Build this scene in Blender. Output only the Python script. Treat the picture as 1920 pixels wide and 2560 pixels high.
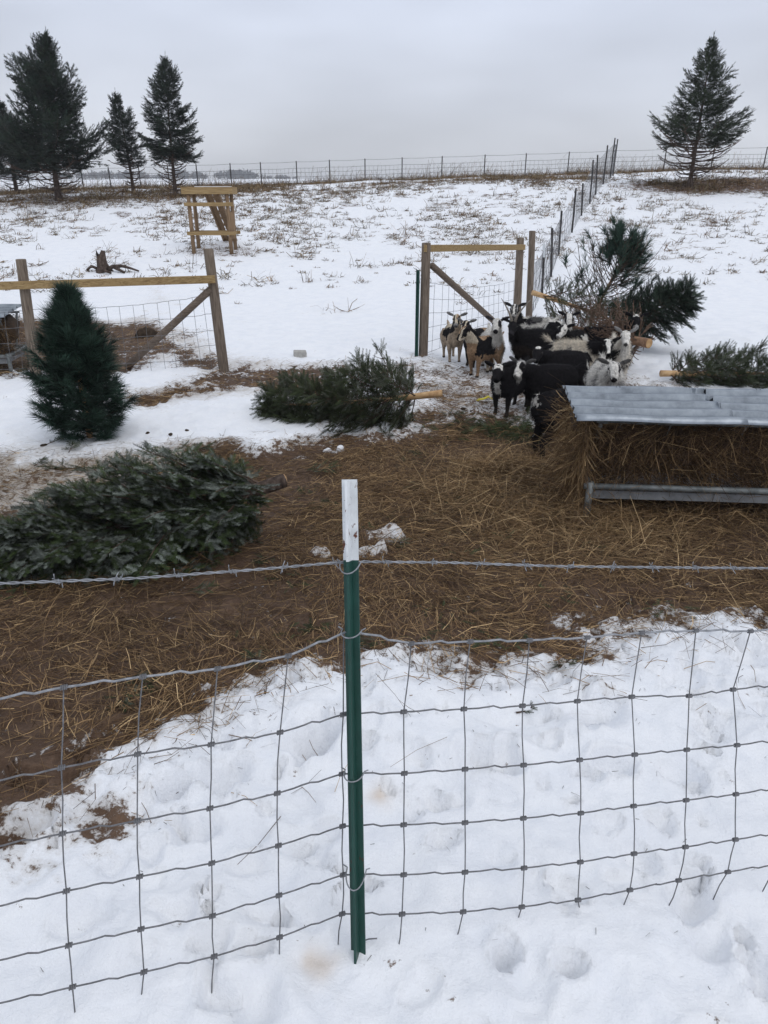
import bpy, math, random
import numpy as np
from mathutils import Vector, Matrix

for o in list(bpy.data.objects):
    bpy.data.objects.remove(o)
SC = bpy.context.scene
COL = SC.collection
R = math.radians
rng = np.random.default_rng(7)
random.seed(7)

# ------------------------------------------------------------------ camera
PITCH = R(24.0)
FPX = 1775.0                       # focal length in pixels of the 1920 x 2560 photograph
CAM = np.array([0.0, 0.0, 1.70])
cam = bpy.data.cameras.new('camera')
cam_o = bpy.data.objects.new('camera', cam)
COL.objects.link(cam_o)
cam_o.location = CAM
cam_o.rotation_euler = (R(90) - PITCH, 0, 0)
cam.sensor_fit = 'VERTICAL'
cam.sensor_height = 36.0
cam.lens = 36.0 * FPX / 2560.0
cam.clip_start = 0.05
cam.clip_end = 6000
SC.camera = cam_o
SC.render.resolution_x, SC.render.resolution_y = 768, 1024

# ------------------------------------------------------------------ sky, sun, exposure
SUN_EL, SUN_AZ = R(48), R(140)     # azimuth clockwise from +Y
W = bpy.data.worlds.new('World')
SC.world = W
W.use_nodes = True
nt = W.node_tree
nt.nodes.clear()
N = nt.nodes.new
L = nt.links.new
out = N('ShaderNodeOutputWorld')
bg = N('ShaderNodeBackground')
sky = N('ShaderNodeTexSky')
sky.sky_type = 'NISHITA'
sky.sun_disc = False
sky.sun_elevation = SUN_EL
sky.sun_rotation = SUN_AZ
sky.dust_density = 4.0
tc = N('ShaderNodeTexCoord')
sep = N('ShaderNodeSeparateXYZ')
L(tc.outputs['Generated'], sep.inputs[0])
# overcast layer: brighter towards the zenith as under a closed cloud deck
ramp = N('ShaderNodeValToRGB')
el = ramp.color_ramp.elements
el[0].position, el[0].color = 0.0, (7.6, 7.75, 8.0, 1)
el[1].position, el[1].color = 1.0, (9.3, 9.75, 10.5, 1)
e2 = el.new(0.10); e2.color = (7.0, 7.4, 8.3, 1)
e3 = el.new(0.24); e3.color = (6.7, 7.3, 8.7, 1)
L(sep.outputs['Z'], ramp.inputs[0])
mp = N('ShaderNodeMapping')
mp.inputs['Scale'].default_value = (1.2, 1.2, 4.0)
L(tc.outputs['Generated'], mp.inputs[0])
nz = N('ShaderNodeTexNoise')
nz.inputs['Scale'].default_value = 2.2
nz.inputs['Detail'].default_value = 3.0
nz.inputs['Roughness'].default_value = 0.45
L(mp.outputs[0], nz.inputs['Vector'])
mr = N('ShaderNodeMapRange')
mr.inputs['From Min'].default_value = 0.3
mr.inputs['From Max'].default_value = 0.7
mr.inputs['To Min'].default_value = 0.88
mr.inputs['To Max'].default_value = 1.2
L(nz.outputs[0], mr.inputs[0])
mul = N('ShaderNodeVectorMath'); mul.operation = 'SCALE'
L(ramp.outputs[0], mul.inputs[0])
L(mr.outputs[0], mul.inputs['Scale'])
mx = N('ShaderNodeMixRGB')
mx.inputs[0].default_value = 0.93
L(sky.outputs[0], mx.inputs[1])
L(mul.outputs[0], mx.inputs[2])
L(mx.outputs[0], bg.inputs[0])
bg.inputs[1].default_value = 0.10
L(bg.outputs[0], out.inputs[0])

sun = bpy.data.lights.new('sun', 'SUN')
sun.energy = 0.55
sun.angle = R(25)
sun.color = (1.0, 0.97, 0.93)
sun_o = bpy.data.objects.new('sun', sun)
COL.objects.link(sun_o)
sd_ = Vector((math.sin(SUN_AZ) * math.cos(SUN_EL), math.cos(SUN_AZ) * math.cos(SUN_EL), math.sin(SUN_EL)))
sun_o.rotation_euler = sd_.to_track_quat('Z', 'Y').to_euler()
sun_o.location = (0, 0, 30)
vs = SC.view_settings
vs.view_transform = 'Standard'
vs.look = 'None'
vs.gamma = 1
vs.exposure = 0.03
vs.use_curve_mapping = False
SC.render.engine = 'CYCLES'

# ------------------------------------------------------------------ helpers: noise, terrain, pixels
def _hash(ix, iy, seed):
    h = (ix.astype(np.int64) * 374761393 + iy.astype(np.int64) * 668265263 + seed * 1274126177) & 0xffffffff
    h = ((h ^ (h >> 13)) * 1274126177) & 0xffffffff
    return ((h ^ (h >> 16)) & 0xffff) / 65535.0

def vnoise(x, y, seed=0):
    ix, iy = np.floor(x), np.floor(y)
    fx, fy = x - ix, y - iy
    fx, fy = fx * fx * (3 - 2 * fx), fy * fy * (3 - 2 * fy)
    a, b = _hash(ix, iy, seed), _hash(ix + 1, iy, seed)
    c, d = _hash(ix, iy + 1, seed), _hash(ix + 1, iy + 1, seed)
    return (a + (b - a) * fx) * (1 - fy) + (c + (d - c) * fx) * fy - 0.5

def fbm(x, y, scale, octaves=4, seed=0, gain=0.5):
    v, a, s = 0.0, 1.0, 1.0 / scale
    for i in range(octaves):
        v = v + a * vnoise(x * s + 17.3 * i, y * s - 9.1 * i, seed + i)
        a *= gain
        s *= 2.03
    return v

def sstep(x, a, b):
    t = np.clip((np.asarray(x, float) - a) / (b - a), 0, 1)
    return t * t * (3 - 2 * t)

_KY = np.array([-8, 0, 1.1, 2.0, 3.2, 5.0, 13, 15.6, 17.4, 20, 22.5, 24.5, 26.5, 28, 30, 33, 38, 42, 60, 100, 700, 5000.])
_KZ = np.array([.05, .04, 0, -.04, -.20, -.33, -.33, -.20, -.02, .30, .68, 1.05, 1.44, 1.75, 2.14, 2.42, 2.62, 2.55, 2.1, 2.2, 15.3, 16.])
_yy = np.concatenate([np.arange(-8, 60, .05), np.linspace(60, 5000, 900)])
_zz = np.interp(_yy, _KY, _KZ)
_n = int(68 / .05)
_k = np.hanning(41); _k /= _k.sum()
_zz[:_n] = np.convolve(np.pad(_zz[:_n], 20, mode='edge'), _k, 'same')[20:-20]

def base_h(X, Y):
    X = np.asarray(X, float); Y = np.asarray(Y, float)
    z = np.interp(Y, _yy, _zz)
    tilt = 0.030 * (np.clip(X, -26, 16) - 9) * sstep(Y, 18, 31) * (1 - sstep(Y, 60, 200))
    near = NEAR_TILT * np.clip(X, -2.5, 2.5) * (1 - sstep(Y, 1.8, 3.5))
    return z + tilt + near
NEAR_TILT = -0.03

def ray(x, y):
    r = np.array([1.0, 0, 0]); fw = np.array([0, math.cos(PITCH), -math.sin(PITCH)]); up = np.array([0, math.sin(PITCH), math.cos(PITCH)])
    return fw + (x - 960) / FPX * r - (y - 1280) / FPX * up

def G(x, y):
    """photo pixel (1920 x 2560) -> point on the terrain"""
    d = ray(x, y)
    t = np.concatenate([np.arange(.5, 12, .02), np.arange(12, 60, .05)])
    P = CAM + t[:, None] * d
    below = P[:, 2] < base_h(P[:, 0], P[:, 1])
    i = int(np.argmax(below)) if below.any() else len(t) - 1
    p = P[i]
    return Vector((p[0], p[1], float(base_h(p[0], p[1]))))

def atY(x, y, Y):
    d = ray(x, y)
    p = CAM + d * (Y / d[1])
    return Vector(p)

S2 = 1920 / 1659.0
def g2(x, y):
    return G(x * S2, y * S2)

def gz(x, y):
    return float(base_h(x, y))

def poly_sd(X, Y, poly):
    """signed distance (negative inside)"""
    n = len(poly)
    d = np.full(X.shape, 1e9)
    inside = np.zeros(X.shape, bool)
    for i in range(n):
        ax, ay = poly[i]; bx, by = poly[(i + 1) % n]
        ex, ey = bx - ax, by - ay
        wx, wy = X - ax, Y - ay
        t = np.clip((wx * ex + wy * ey) / (ex * ex + ey * ey + 1e-12), 0, 1)
        d = np.minimum(d, (wx - t * ex) ** 2 + (wy - t * ey) ** 2)
        c = ((ay > Y) != (by > Y)) & (X < (bx - ax) * (Y - ay) / (by - ay + 1e-12) + ax)
        inside ^= c
    d = np.sqrt(d)
    return np.where(inside, -d, d)

def to_poly(pts):
    return [tuple(g2(x, y)[:2]) for x, y in pts]

# ------------------------------------------------------------------ helpers: meshes
def mesh_np(name, V, F, col=None, smooth=False):
    """F: (m,k) int array with constant k"""
    V = np.asarray(V, np.float32); F = np.asarray(F, np.int32)
    me = bpy.data.meshes.new(name)
    me.vertices.add(len(V)); me.vertices.foreach_set('co', V.ravel())
    m, k = F.shape
    me.loops.add(m * k); me.loops.foreach_set('vertex_index', F.ravel())
    me.polygons.add(m)
    me.polygons.foreach_set('loop_start', np.arange(0, m * k, k, dtype=np.int32))
    me.polygons.foreach_set('loop_total', np.full(m, k, np.int32))
    if smooth:
        me.polygons.foreach_set('use_smooth', np.ones(m, bool))
    me.update(calc_edges=True)
    if col is not None:
        set_col(me, col)
    return me

def set_col(me, col):
    c = np.ones((len(me.vertices), 4), np.float32)
    c[:, :3] = col
    a = me.attributes.new('Col', 'FLOAT_COLOR', 'POINT')
    a.data.foreach_set('color', c.ravel())

def set_f(me, name, val):
    a = me.attributes.new(name, 'FLOAT', 'POINT')
    a.data.foreach_set('value', np.asarray(val, np.float32))

def link(name, me, mat=None, parent=None, label=None, cat=None, group=None, kind=None, loc=None, rot=None):
    o = bpy.data.objects.new(name, me)
    COL.objects.link(o)
    if mat is not None and me is not None and len(me.materials) == 0:
        me.materials.append(mat)
    if parent is not None:
        o.parent = parent
    if loc is not None: o.location = loc
    if rot is not None: o.rotation_euler = rot
    tag(o, label, cat, group, kind)
    return o

def tag(o, label=None, cat=None, group=None, kind=None):
    if label: o['label'] = label
    if cat: o['category'] = cat
    if group: o['group'] = group
    if kind: o['kind'] = kind
    return o

def thing(name, loc, label, cat, group=None, rot=None):
    return link(name, None, None, None, label, cat, group, None, loc, rot)

_TUBE_F = {}
def fast_tube(pts, rad, n=4):
    """numpy tube, fixed frame; pts (m,3)"""
    pts = np.asarray(pts, float); m = len(pts)
    t = pts[-1] - pts[0]; t = t / (np.linalg.norm(t) + 1e-9)
    ref = np.array([0, 0, 1.0]) if abs(t[2]) < .9 else np.array([1.0, 0, 0])
    a = np.cross(t, ref); a /= np.linalg.norm(a); b = np.cross(t, a)
    th = np.arange(n) * (2 * math.pi / n)
    ring = np.outer(np.cos(th), a) + np.outer(np.sin(th), b)
    V = pts[:, None, :] + np.asarray(rad, float)[:, None, None] * ring[None]
    if (m, n) not in _TUBE_F:
        _TUBE_F[(m, n)] = np.array([(i * n + k, i * n + (k + 1) % n, (i + 1) * n + (k + 1) % n, (i + 1) * n + k) for i in range(m - 1) for k in range(n)])
    return V.reshape(-1, 3), _TUBE_F[(m, n)]

class Wood:
    def __init__(s):
        s.V, s.F, s.n, s.v = [], [], 0, False
    def tube(s, pts, rad, n=4, cap=False):
        V, F = fast_tube(pts, rad, n)
        s.V.append(V); s.F.append(F + s.n); s.n += len(V); s.v = True
    def obj(s, name, mat, parent=None, smooth=True, **k):
        if not s.V: return None
        return link(name, mesh_np(name, np.concatenate(s.V), np.concatenate(s.F), smooth=True), mat, parent, **k)

class MB:
    def __init__(s):
        s.v, s.f = [], []
    def add(s, V, F):
        o = len(s.v)
        s.v += [tuple(p) for p in V]
        s.f += [tuple(i + o for i in q) for q in F]
    def box(s, c, d, rot=None, taper=None):
        c = Vector(c); hx, hy, hz = d[0] / 2, d[1] / 2, d[2] / 2
        P = [Vector((x, y, z)) for z in (-hz, hz) for y in (-hy, hy) for x in (-hx, hx)]
        if rot is not None:
            P = [rot @ p for p in P]
        s.add([p + c for p in P], [(0, 2, 3, 1), (4, 5, 7, 6), (0, 1, 5, 4), (2, 6, 7, 3), (0, 4, 6, 2), (1, 3, 7, 5)])
    def beam(s, a, b, w, h, up=(0, 0, 1)):
        a, b = Vector(a), Vector(b)
        x = (b - a).normalized(); u = Vector(up)
        y = u.cross(x)
        if y.length < 1e-4: y = Vector((0, 1, 0)).cross(x)
        y.normalize(); z = x.cross(y)
        m = Matrix((x, y, z)).transposed()
        s.box((a + b) / 2, ((b - a).length, w, h), m)
    def tube(s, pts, rad, n=6, cap=True):
        pts = [Vector(p) for p in pts]
        if not hasattr(rad, '__len__'): rad = [rad] * len(pts)
        rings = []
        t0 = (pts[1] - pts[0]).normalized()
        ref = Vector((0, 0, 1)) if abs(t0.z) < .9 else Vector((1, 0, 0))
        a = t0.cross(ref).normalized()
        V = []
        for i, p in enumerate(pts):
            t = (pts[min(i + 1, len(pts) - 1)] - pts[max(i - 1, 0)])
            if t.length < 1e-9: t = t0
            t.normalize()
            a = (a - t * a.dot(t))
            if a.length < 1e-6: a = t.cross(Vector((0, 1, 0.1)))
            a.normalize()
            b = t.cross(a)
            for k in range(n):
                th = 2 * math.pi * k / n
                V.append(p + (a * math.cos(th) + b * math.sin(th)) * rad[i])
        F = []
        for i in range(len(pts) - 1):
            for k in range(n):
                k2 = (k + 1) % n
                F.append((i * n + k, i * n + k2, (i + 1) * n + k2, (i + 1) * n + k))
        if cap:
            F.append(tuple(range(n - 1, -1, -1)))
            F.append(tuple((len(pts) - 1) * n + k for k in range(n)))
        s.add(V, F)
    def mesh(s, name, smooth=False, bevel=0):
        me = bpy.data.meshes.new(name)
        me.from_pydata(s.v, [], s.f)
        if smooth:
            me.polygons.foreach_set('use_smooth', np.ones(len(me.polygons), bool))
        me.update()
        return me
    def obj(s, name, mat, parent=None, smooth=False, **k):
        return link(name, s.mesh(name, smooth), mat, parent, **k)

def bevel(o, w=.004, seg=2):
    m = o.modifiers.new('bevel', 'BEVEL'); m.width = w; m.segments = seg; m.limit_method = 'ANGLE'
    return o

# ------------------------------------------------------------------ materials
def new_mat(name, rough=.7, spec=.3, metal=0.0):
    m = bpy.data.materials.new(name); m.use_nodes = True
    b = m.node_tree.nodes['Principled BSDF']
    b.inputs['Roughness'].default_value = rough
    b.inputs['Specular IOR Level'].default_value = spec
    b.inputs['Metallic'].default_value = metal
    return m, m.node_tree, b

def ramp_node(t, stops):
    r = t.nodes.new('ShaderNodeValToRGB')
    e = r.color_ramp.elements
    e[0].position, e[0].color = stops[0][0], (*stops[0][1], 1)
    e[1].position, e[1].color = stops[-1][0], (*stops[-1][1], 1)
    for p, c in stops[1:-1]:
        q = e.new(p); q.color = (*c, 1)
    return r

def noise_node(t, scale, detail=4, rough=.6, coord='Object', stretch=None, dist=0):
    c = t.nodes.new('ShaderNodeTexCoord')
    n = t.nodes.new('ShaderNodeTexNoise')
    n.inputs['Scale'].default_value = scale
    n.inputs['Detail'].default_value = detail
    n.inputs['Roughness'].default_value = rough
    n.inputs['Distortion'].default_value = dist
    if stretch:
        mpn = t.nodes.new('ShaderNodeMapping'); mpn.inputs['Scale'].default_value = stretch
        t.links.new(c.outputs[coord], mpn.inputs[0]); t.links.new(mpn.outputs[0], n.inputs['Vector'])
    else:
        t.links.new(c.outputs[coord], n.inputs['Vector'])
    return n

def add_bump(t, b, src, strength=.3, dist=.01):
    bp = t.nodes.new('ShaderNodeBump')
    bp.inputs['Strength'].default_value = strength
    bp.inputs['Distance'].default_value = dist
    t.links.new(src, bp.inputs['Height'])
    t.links.new(bp.outputs[0], b.inputs['Normal'])
    return bp

def mat_noise(name, stops, scale, rough=.7, spec=.3, metal=0, stretch=None, bump=.3, bdist=.004, detail=5, dist=0):
    m, t, b = new_mat(name, rough, spec, metal)
    n = noise_node(t, scale, detail, .62, 'Object', stretch, dist)
    r = ramp_node(t, stops)
    t.links.new(n.outputs[0], r.inputs[0]); t.links.new(r.outputs[0], b.inputs['Base Color'])
    if bump: add_bump(t, b, n.outputs[0], bump, bdist)
    return m

def mat_col(name, rough=.7, spec=.25, nscale=30, namp=.3, bump=0, trans=0):
    """colour from the vertex attribute Col with a little noise"""
    m, t, b = new_mat(name, rough, spec)
    a = t.nodes.new('ShaderNodeAttribute'); a.attribute_name = 'Col'
    n = noise_node(t, nscale, 3)
    mrn = t.nodes.new('ShaderNodeMapRange')
    mrn.inputs['From Min'].default_value = .3; mrn.inputs['From Max'].default_value = .7
    mrn.inputs['To Min'].default_value = 1 - namp; mrn.inputs['To Max'].default_value = 1 + namp
    t.links.new(n.outputs[0], mrn.inputs[0])
    s = t.nodes.new('ShaderNodeVectorMath'); s.operation = 'SCALE'
    t.links.new(a.outputs['Color'], s.inputs[0]); t.links.new(mrn.outputs[0], s.inputs['Scale'])
    t.links.new(s.outputs[0], b.inputs['Base Color'])
    if bump: add_bump(t, b, n.outputs[0], bump, .006)
    return m

M = {}
M['old_wood'] = mat_noise('weathered_wood', [(.3, (.075, .055, .042)), (.5, (.17, .135, .105)), (.72, (.27, .22, .175))], 9, .85, .15, stretch=(9, 9, .55), bump=.5, bdist=.006, detail=6, dist=.4)
M['old_wood_x'] = mat_noise('weathered_brace_wood', [(.3, (.07, .05, .038)), (.5, (.155, .12, .095)), (.72, (.24, .195, .155))], 9, .85, .15, stretch=(.6, 9, 9), bump=.5, bdist=.006, detail=6, dist=.4)
M['new_wood_x'] = mat_noise('treated_lumber', [(.3, (.16, .10, .045)), (.5, (.30, .205, .095)), (.72, (.42, .31, .16))], 4, .75, .2, stretch=(.7, 16, 16), bump=.25, bdist=.003, detail=6, dist=.9)
M['new_wood_z'] = mat_noise('treated_post_lumber', [(.3, (.11, .07, .042)), (.5, (.22, .145, .085)), (.72, (.32, .225, .14))], 5, .8, .2, stretch=(12, 12, .6), bump=.3, bdist=.003, detail=6, dist=.7)
M['peeled'] = mat_noise('peeled_trunk_wood', [(.3, (.30, .16, .07)), (.5, (.50, .31, .15)), (.7, (.62, .43, .24))], 14, .65, .3, bump=.3)
M['bark'] = mat_noise('conifer_bark', [(.3, (.03, .022, .018)), (.5, (.075, .055, .045)), (.7, (.15, .115, .095))], 22, .95, .1, stretch=(1, 1, .4), bump=.8, bdist=.02)
M['twig'] = mat_noise('bare_twig', [(.3, (.035, .024, .018)), (.5, (.08, .055, .042)), (.7, (.14, .10, .075))], 25, .9, .1, bump=.3)
M['twig_pale'] = mat_noise('gnawed_twig', [(.3, (.11, .06, .035)), (.5, (.24, .14, .085)), (.7, (.36, .23, .15))], 18, .8, .2, bump=.3)
M['twig_mid'] = mat_noise('dry_brown_twig', [(.3, (.055, .034, .024)), (.5, (.12, .078, .055)), (.7, (.20, .135, .10))], 18, .85, .15, bump=.3)
M['galv'] = mat_noise('galvanised_wire', [(.3, (.17, .175, .185)), (.6, (.32, .33, .35)), (.8, (.45, .46, .48))], 60, .5, .5, .6, bump=.1)
M['wire_dark'] = mat_noise('weathered_wire', [(.3, (.10, .10, .105)), (.7, (.22, .22, .23))], 60, .6, .4, .4, bump=.1)
M['far_wire'] = mat_noise('dull_wire', [(.3, (.12, .12, .125)), (.7, (.22, .22, .225))], 20, .7, .3, .3, bump=0)
M['dark_post'] = mat_noise('dark_steel_post', [(.3, (.025, .027, .03)), (.5, (.05, .048, .048)), (.7, (.10, .07, .055))], 12, .7, .3, .2, bump=.2)
M['hoof'] = mat_noise('hoof', [(.3, (.03, .025, .02)), (.7, (.09, .07, .05))], 30, .6, .3, bump=.2)
M['horn'] = mat_noise('horn', [(.3, (.10, .085, .07)), (.5, (.19, .165, .14)), (.7, (.29, .26, .22))], 26, .55, .35, stretch=(.5, .5, 3.0), bump=.7, bdist=.01)
M['eye'] = mat_noise('eye', [(.3, (.008, .006, .004)), (.7, (.02, .014, .008))], 30, .15, .6, bump=0)
M['coat'] = mat_col('goat_coat', .85, .10, 38, .40, bump=.5)
M['fol'] = mat_col('conifer_needles', .7, .22, 6, .28)
M['hay'] = mat_col('hay_strands', .75, .25, 12, .25)
M['grass'] = mat_col('dry_grass_blades', .85, .1, 5, .25)
M['snow_clod'] = mat_noise('snow_clump', [(.3, (.70, .71, .73)), (.7, (.86, .87, .89))], 20, .75, .2, bump=.6)
M['concrete'] = mat_noise('concrete_block', [(.3, (.28, .27, .25)), (.7, (.46, .45, .42))], 25, .9, .1, bump=.5)
M['yellow'] = mat_noise('yellow_plastic', [(.3, (.52, .43, .02)), (.7, (.72, .62, .05))], 15, .5, .3, bump=.2)
M['dark_clod'] = mat_noise('dark_earth_clod', [(.3, (.02, .014, .010)), (.7, (.07, .05, .035))], 20, .95, .1, bump=.8, bdist=.02)
M['pipe'] = mat_noise('grey_steel_pipe', [(.3, (.075, .085, .085)), (.5, (.16, .175, .175)), (.7, (.24, .25, .245))], 14, .55, .4, .35, bump=.15)
M['tray'] = mat_noise('galvanised_tray', [(.3, (.17, .175, .18)), (.7, (.30, .31, .32))], 10, .55, .4, .3, bump=.05)
M['far_wood'] = mat_noise('distant_treeline', [(.3, (.05, .055, .06)), (.7, (.11, .11, .11))], .3, .95, .05, bump=0)

def mat_tin():
    m, t, b = new_mat('galvanised_roof', .42, .5, .75)
    n = noise_node(t, 7, 6, .7)
    r = ramp_node(t, [(.3, (.17, .19, .215)), (.5, (.28, .31, .345)), (.72, (.38, .415, .45))])
    t.links.new(n.outputs[0], r.inputs[0]); t.links.new(r.outputs[0], b.inputs['Base Color'])
    n2 = noise_node(t, 5, 6, .7, stretch=(.6, 6, 6))
    r2 = ramp_node(t, [(.3, (.3, .3, .3)), (.7, (.58, .58, .58))])
    t.links.new(n2.outputs[0], r2.inputs[0]); t.links.new(r2.outputs[0], b.inputs['Roughness'])
    add_bump(t, b, n2.outputs[0], .12, .004)
    return m
M['tin'] = mat_tin()

def mat_paint(name, base, rust_amt, rustc=(.11, .035, .018), rough=.45):
    m, t, b = new_mat(name, rough, .4)
    n = noise_node(t, 10, 5, .65, stretch=(9, 9, .6))
    n3 = noise_node(t, 90, 3, .6)
    ad = t.nodes.new('ShaderNodeMath'); ad.operation = 'ADD'
    mlt = t.nodes.new('ShaderNodeMath'); mlt.operation = 'MULTIPLY'; mlt.inputs[1].default_value = .35
    t.links.new(n3.outputs[0], mlt.inputs[0]); t.links.new(n.outputs[0], ad.inputs[0]); t.links.new(mlt.outputs[0], ad.inputs[1])
    r = ramp_node(t, [(rust_amt, (0, 0, 0)), (rust_amt + .03, (1, 1, 1))])
    t.links.new(ad.outputs[0], r.inputs[0])
    n2 = noise_node(t, 18, 4, .6)
    r2 = ramp_node(t, [(.3, tuple(c * .8 for c in base)), (.7, tuple(min(1, c * 1.12) for c in base))])
    t.links.new(n2.outputs[0], r2.inputs[0])
    mxn = t.nodes.new('ShaderNodeMixRGB')
    t.links.new(r.outputs[0], mxn.inputs[0]); t.links.new(r2.outputs[0], mxn.inputs[1]); mxn.inputs[2].default_value = (*rustc, 1)
    t.links.new(mxn.outputs[0], b.inputs['Base Color'])
    add_bump(t, b, ad.outputs[0], .15, .002)
    return m
M['post_green'] = mat_paint('green_post_paint', (.012, .058, .045), .84, (.05, .03, .02))
M['post_white'] = mat_paint('white_tip_paint', (.66, .68, .69), .785)

def mat_ground():
    m, t, b = new_mat('snow_and_mud', .8, .25)
    nd, lk = t.nodes.new, t.links.new
    def attr(n):
        a = nd('ShaderNodeAttribute'); a.attribute_name = n; return a.outputs['Fac']
    def math_(op, a, c):
        q = nd('ShaderNodeMath'); q.operation = op
        for i, v in enumerate((a, c)):
            if isinstance(v, (int, float)): q.inputs[i].default_value = v
            else: lk(v, q.inputs[i])
        return q.outputs[0]
    fine = noise_node(t, 26, 6, .7).outputs[0]
    mid = noise_node(t, 5.5, 5, .65).outputs[0]
    big = noise_node(t, .8, 4, .55).outputs[0]
    nsum = math_('ADD', math_('MULTIPLY', math_('SUBTRACT', fine, .5), 2.0), math_('MULTIPLY', math_('SUBTRACT', mid, .5), 1.4))
    bare = math_('ADD', attr('bare'), nsum)
    rb = ramp_node(t, [(.42, (0, 0, 0)), (.62, (1, 1, 1))]); lk(bare, rb.inputs[0])
    # snow
    rs = ramp_node(t, [(.25, (.765, .785, .825)), (.55, (.84, .85, .872)), (.8, (.87, .878, .89))]); lk(mid, rs.inputs[0])
    # dirty snow
    dirt = math_('ADD', attr('dirt'), math_('MULTIPLY', nsum, .55))
    rd = ramp_node(t, [(.25, (0, 0, 0)), (1.0, (1, 1, 1))]); lk(dirt, rd.inputs[0])
    dcol = ramp_node(t, [(.3, (.20, .155, .11)), (.7, (.46, .40, .32))]); lk(fine, dcol.inputs[0])
    m1 = nd('ShaderNodeMixRGB'); lk(rd.outputs[0], m1.inputs[0]); lk(rs.outputs[0], m1.inputs[1]); lk(dcol.outputs[0], m1.inputs[2])
    st = nd('ShaderNodeMixRGB'); lk(attr('stain'), st.inputs[0]); lk(m1.outputs[0], st.inputs[1]); st.inputs[2].default_value = (.52, .33, .14, 1)
    # mud
    rm = ramp_node(t, [(.28, (.032, .019, .012)), (.5, (.088, .053, .034)), (.72, (.17, .108, .07))])
    lk(math_('ADD', math_('MULTIPLY', fine, .55), math_('MULTIPLY', mid, .45)), rm.inputs[0])
    m2 = nd('ShaderNodeMixRGB'); lk(rb.outputs[0], m2.inputs[0]); lk(st.outputs[0], m2.inputs[1]); lk(rm.outputs[0], m2.inputs[2])
    # brown needle litter under the trees
    nl = math_('ADD', attr('litter'), nsum)
    rn = ramp_node(t, [(.45, (0, 0, 0)), (.65, (1, 1, 1))]); lk(nl, rn.inputs[0])
    rl = ramp_node(t, [(.3, (.05, .027, .016)), (.7, (.135, .075, .042))]); lk(fine, rl.inputs[0])
    m3 = nd('ShaderNodeMixRGB'); lk(rn.outputs[0], m3.inputs[0]); lk(m2.outputs[0], m3.inputs[1]); lk(rl.outputs[0], m3.inputs[2])
    lk(m3.outputs[0], b.inputs['Base Color'])
    hgt = math_('ADD', math_('MULTIPLY', fine, .5), math_('MULTIPLY', mid, 1.0))
    grain = noise_node(t, 160, 3, .7).outputs[0]
    add_bump(t, b, math_('ADD', hgt, math_('MULTIPLY', grain, .12)), .55, .035)
    return m
M['ground'] = mat_ground()

# ------------------------------------------------------------------ ground
P_MAIN = to_poly([(-700, 1010), (60, 1000), (150, 1000), (300, 985), (420, 975), (560, 968), (640, 955), (760, 945), (870, 935), (930, 905), (1000, 900), (1060, 905), (1180, 930), (1300, 940), (1700, 940), (1800, 1340), (1560, 1346), (1420, 1350), (1300, 1362), (1200, 1380), (1100, 1405), (960, 1422), (840, 1430), (760, 1435), (690, 1440), (600, 1450), (520, 1490), (430, 1545), (330, 1580), (250, 1625), (130, 1680), (0, 1745), (-700, 1900)])
P_PATCHY = to_poly([(-500, 950), (450, 955), (330, 1060), (150, 1110), (-500, 1140)])
P_PATH = to_poly([(290, 862), (380, 842), (470, 812), (485, 788), (520, 786), (600, 796), (720, 796), (705, 830), (745, 850), (690, 872), (620, 847), (520, 845), (420, 858), (330, 870)])
P_GOAT = to_poly([(700, 800), (760, 800), (900, 775), (960, 785), (1150, 800), (1300, 820), (1420, 830), (1480, 850), (1400, 900), (1250, 920), (1050, 915), (930, 910), (860, 880), (880, 830), (790, 815)])
P_FEED2 = to_poly([(-90, 700), (120, 690), (250, 700), (300, 690), (380, 722), (440, 760), (480, 790), (470, 808), (430, 790), (360, 765), (300, 790), (260, 800), (100, 800), (-90, 815)])
P_TRAIL = to_poly([(330, 600), (352, 600), (370, 690), (400, 740), (300, 740), (320, 690)])

STAINS = [g2(820, 1728), g2(692, 2118)]
DENTS = [(g2(x, y), r, d) for x, y, r, d in [(370, 1705, .055, .05), (430, 1690, .05, .035), (490, 1690, .075, .045), (1050, 1655, .085, .04), (1075, 1675, .05, .03), (670, 1605, .09, .05), (700, 1590, .06, .04), (1275, 1555, .11, .035), (1330, 1665, .06, .035), (960, 1745, .06, .015), (1220, 1440, .06, .03), (370, 1790, .035, .03), (50, 1790, .08, .04), (1540, 1580, .10, .025), (1225, 2150, .04, .03), (460, 2170, .04, .025), (690, 1865, .035, .02), (1620, 1430, .09, .04), (1470, 1470, .10, .035), (330, 1860, .04, .02), (1500, 1970, .05, .02), (1530, 2050, .05, .02), (1120, 1560, .12, .03), (1655, 2130, .05, .04), (880, 1660, .07, .02), (560, 1880, .05, .02), (200, 1990, .06, .025)]]
_drng = np.random.default_rng(3)
for _ in range(120):
    a_, b_ = _drng.uniform(-1.6, 1.9), _drng.uniform(0.4, 3.6)
    DENTS.append((Vector((a_, b_, 0)), _drng.uniform(.02, .07), _drng.uniform(.008, .03)))

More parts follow.
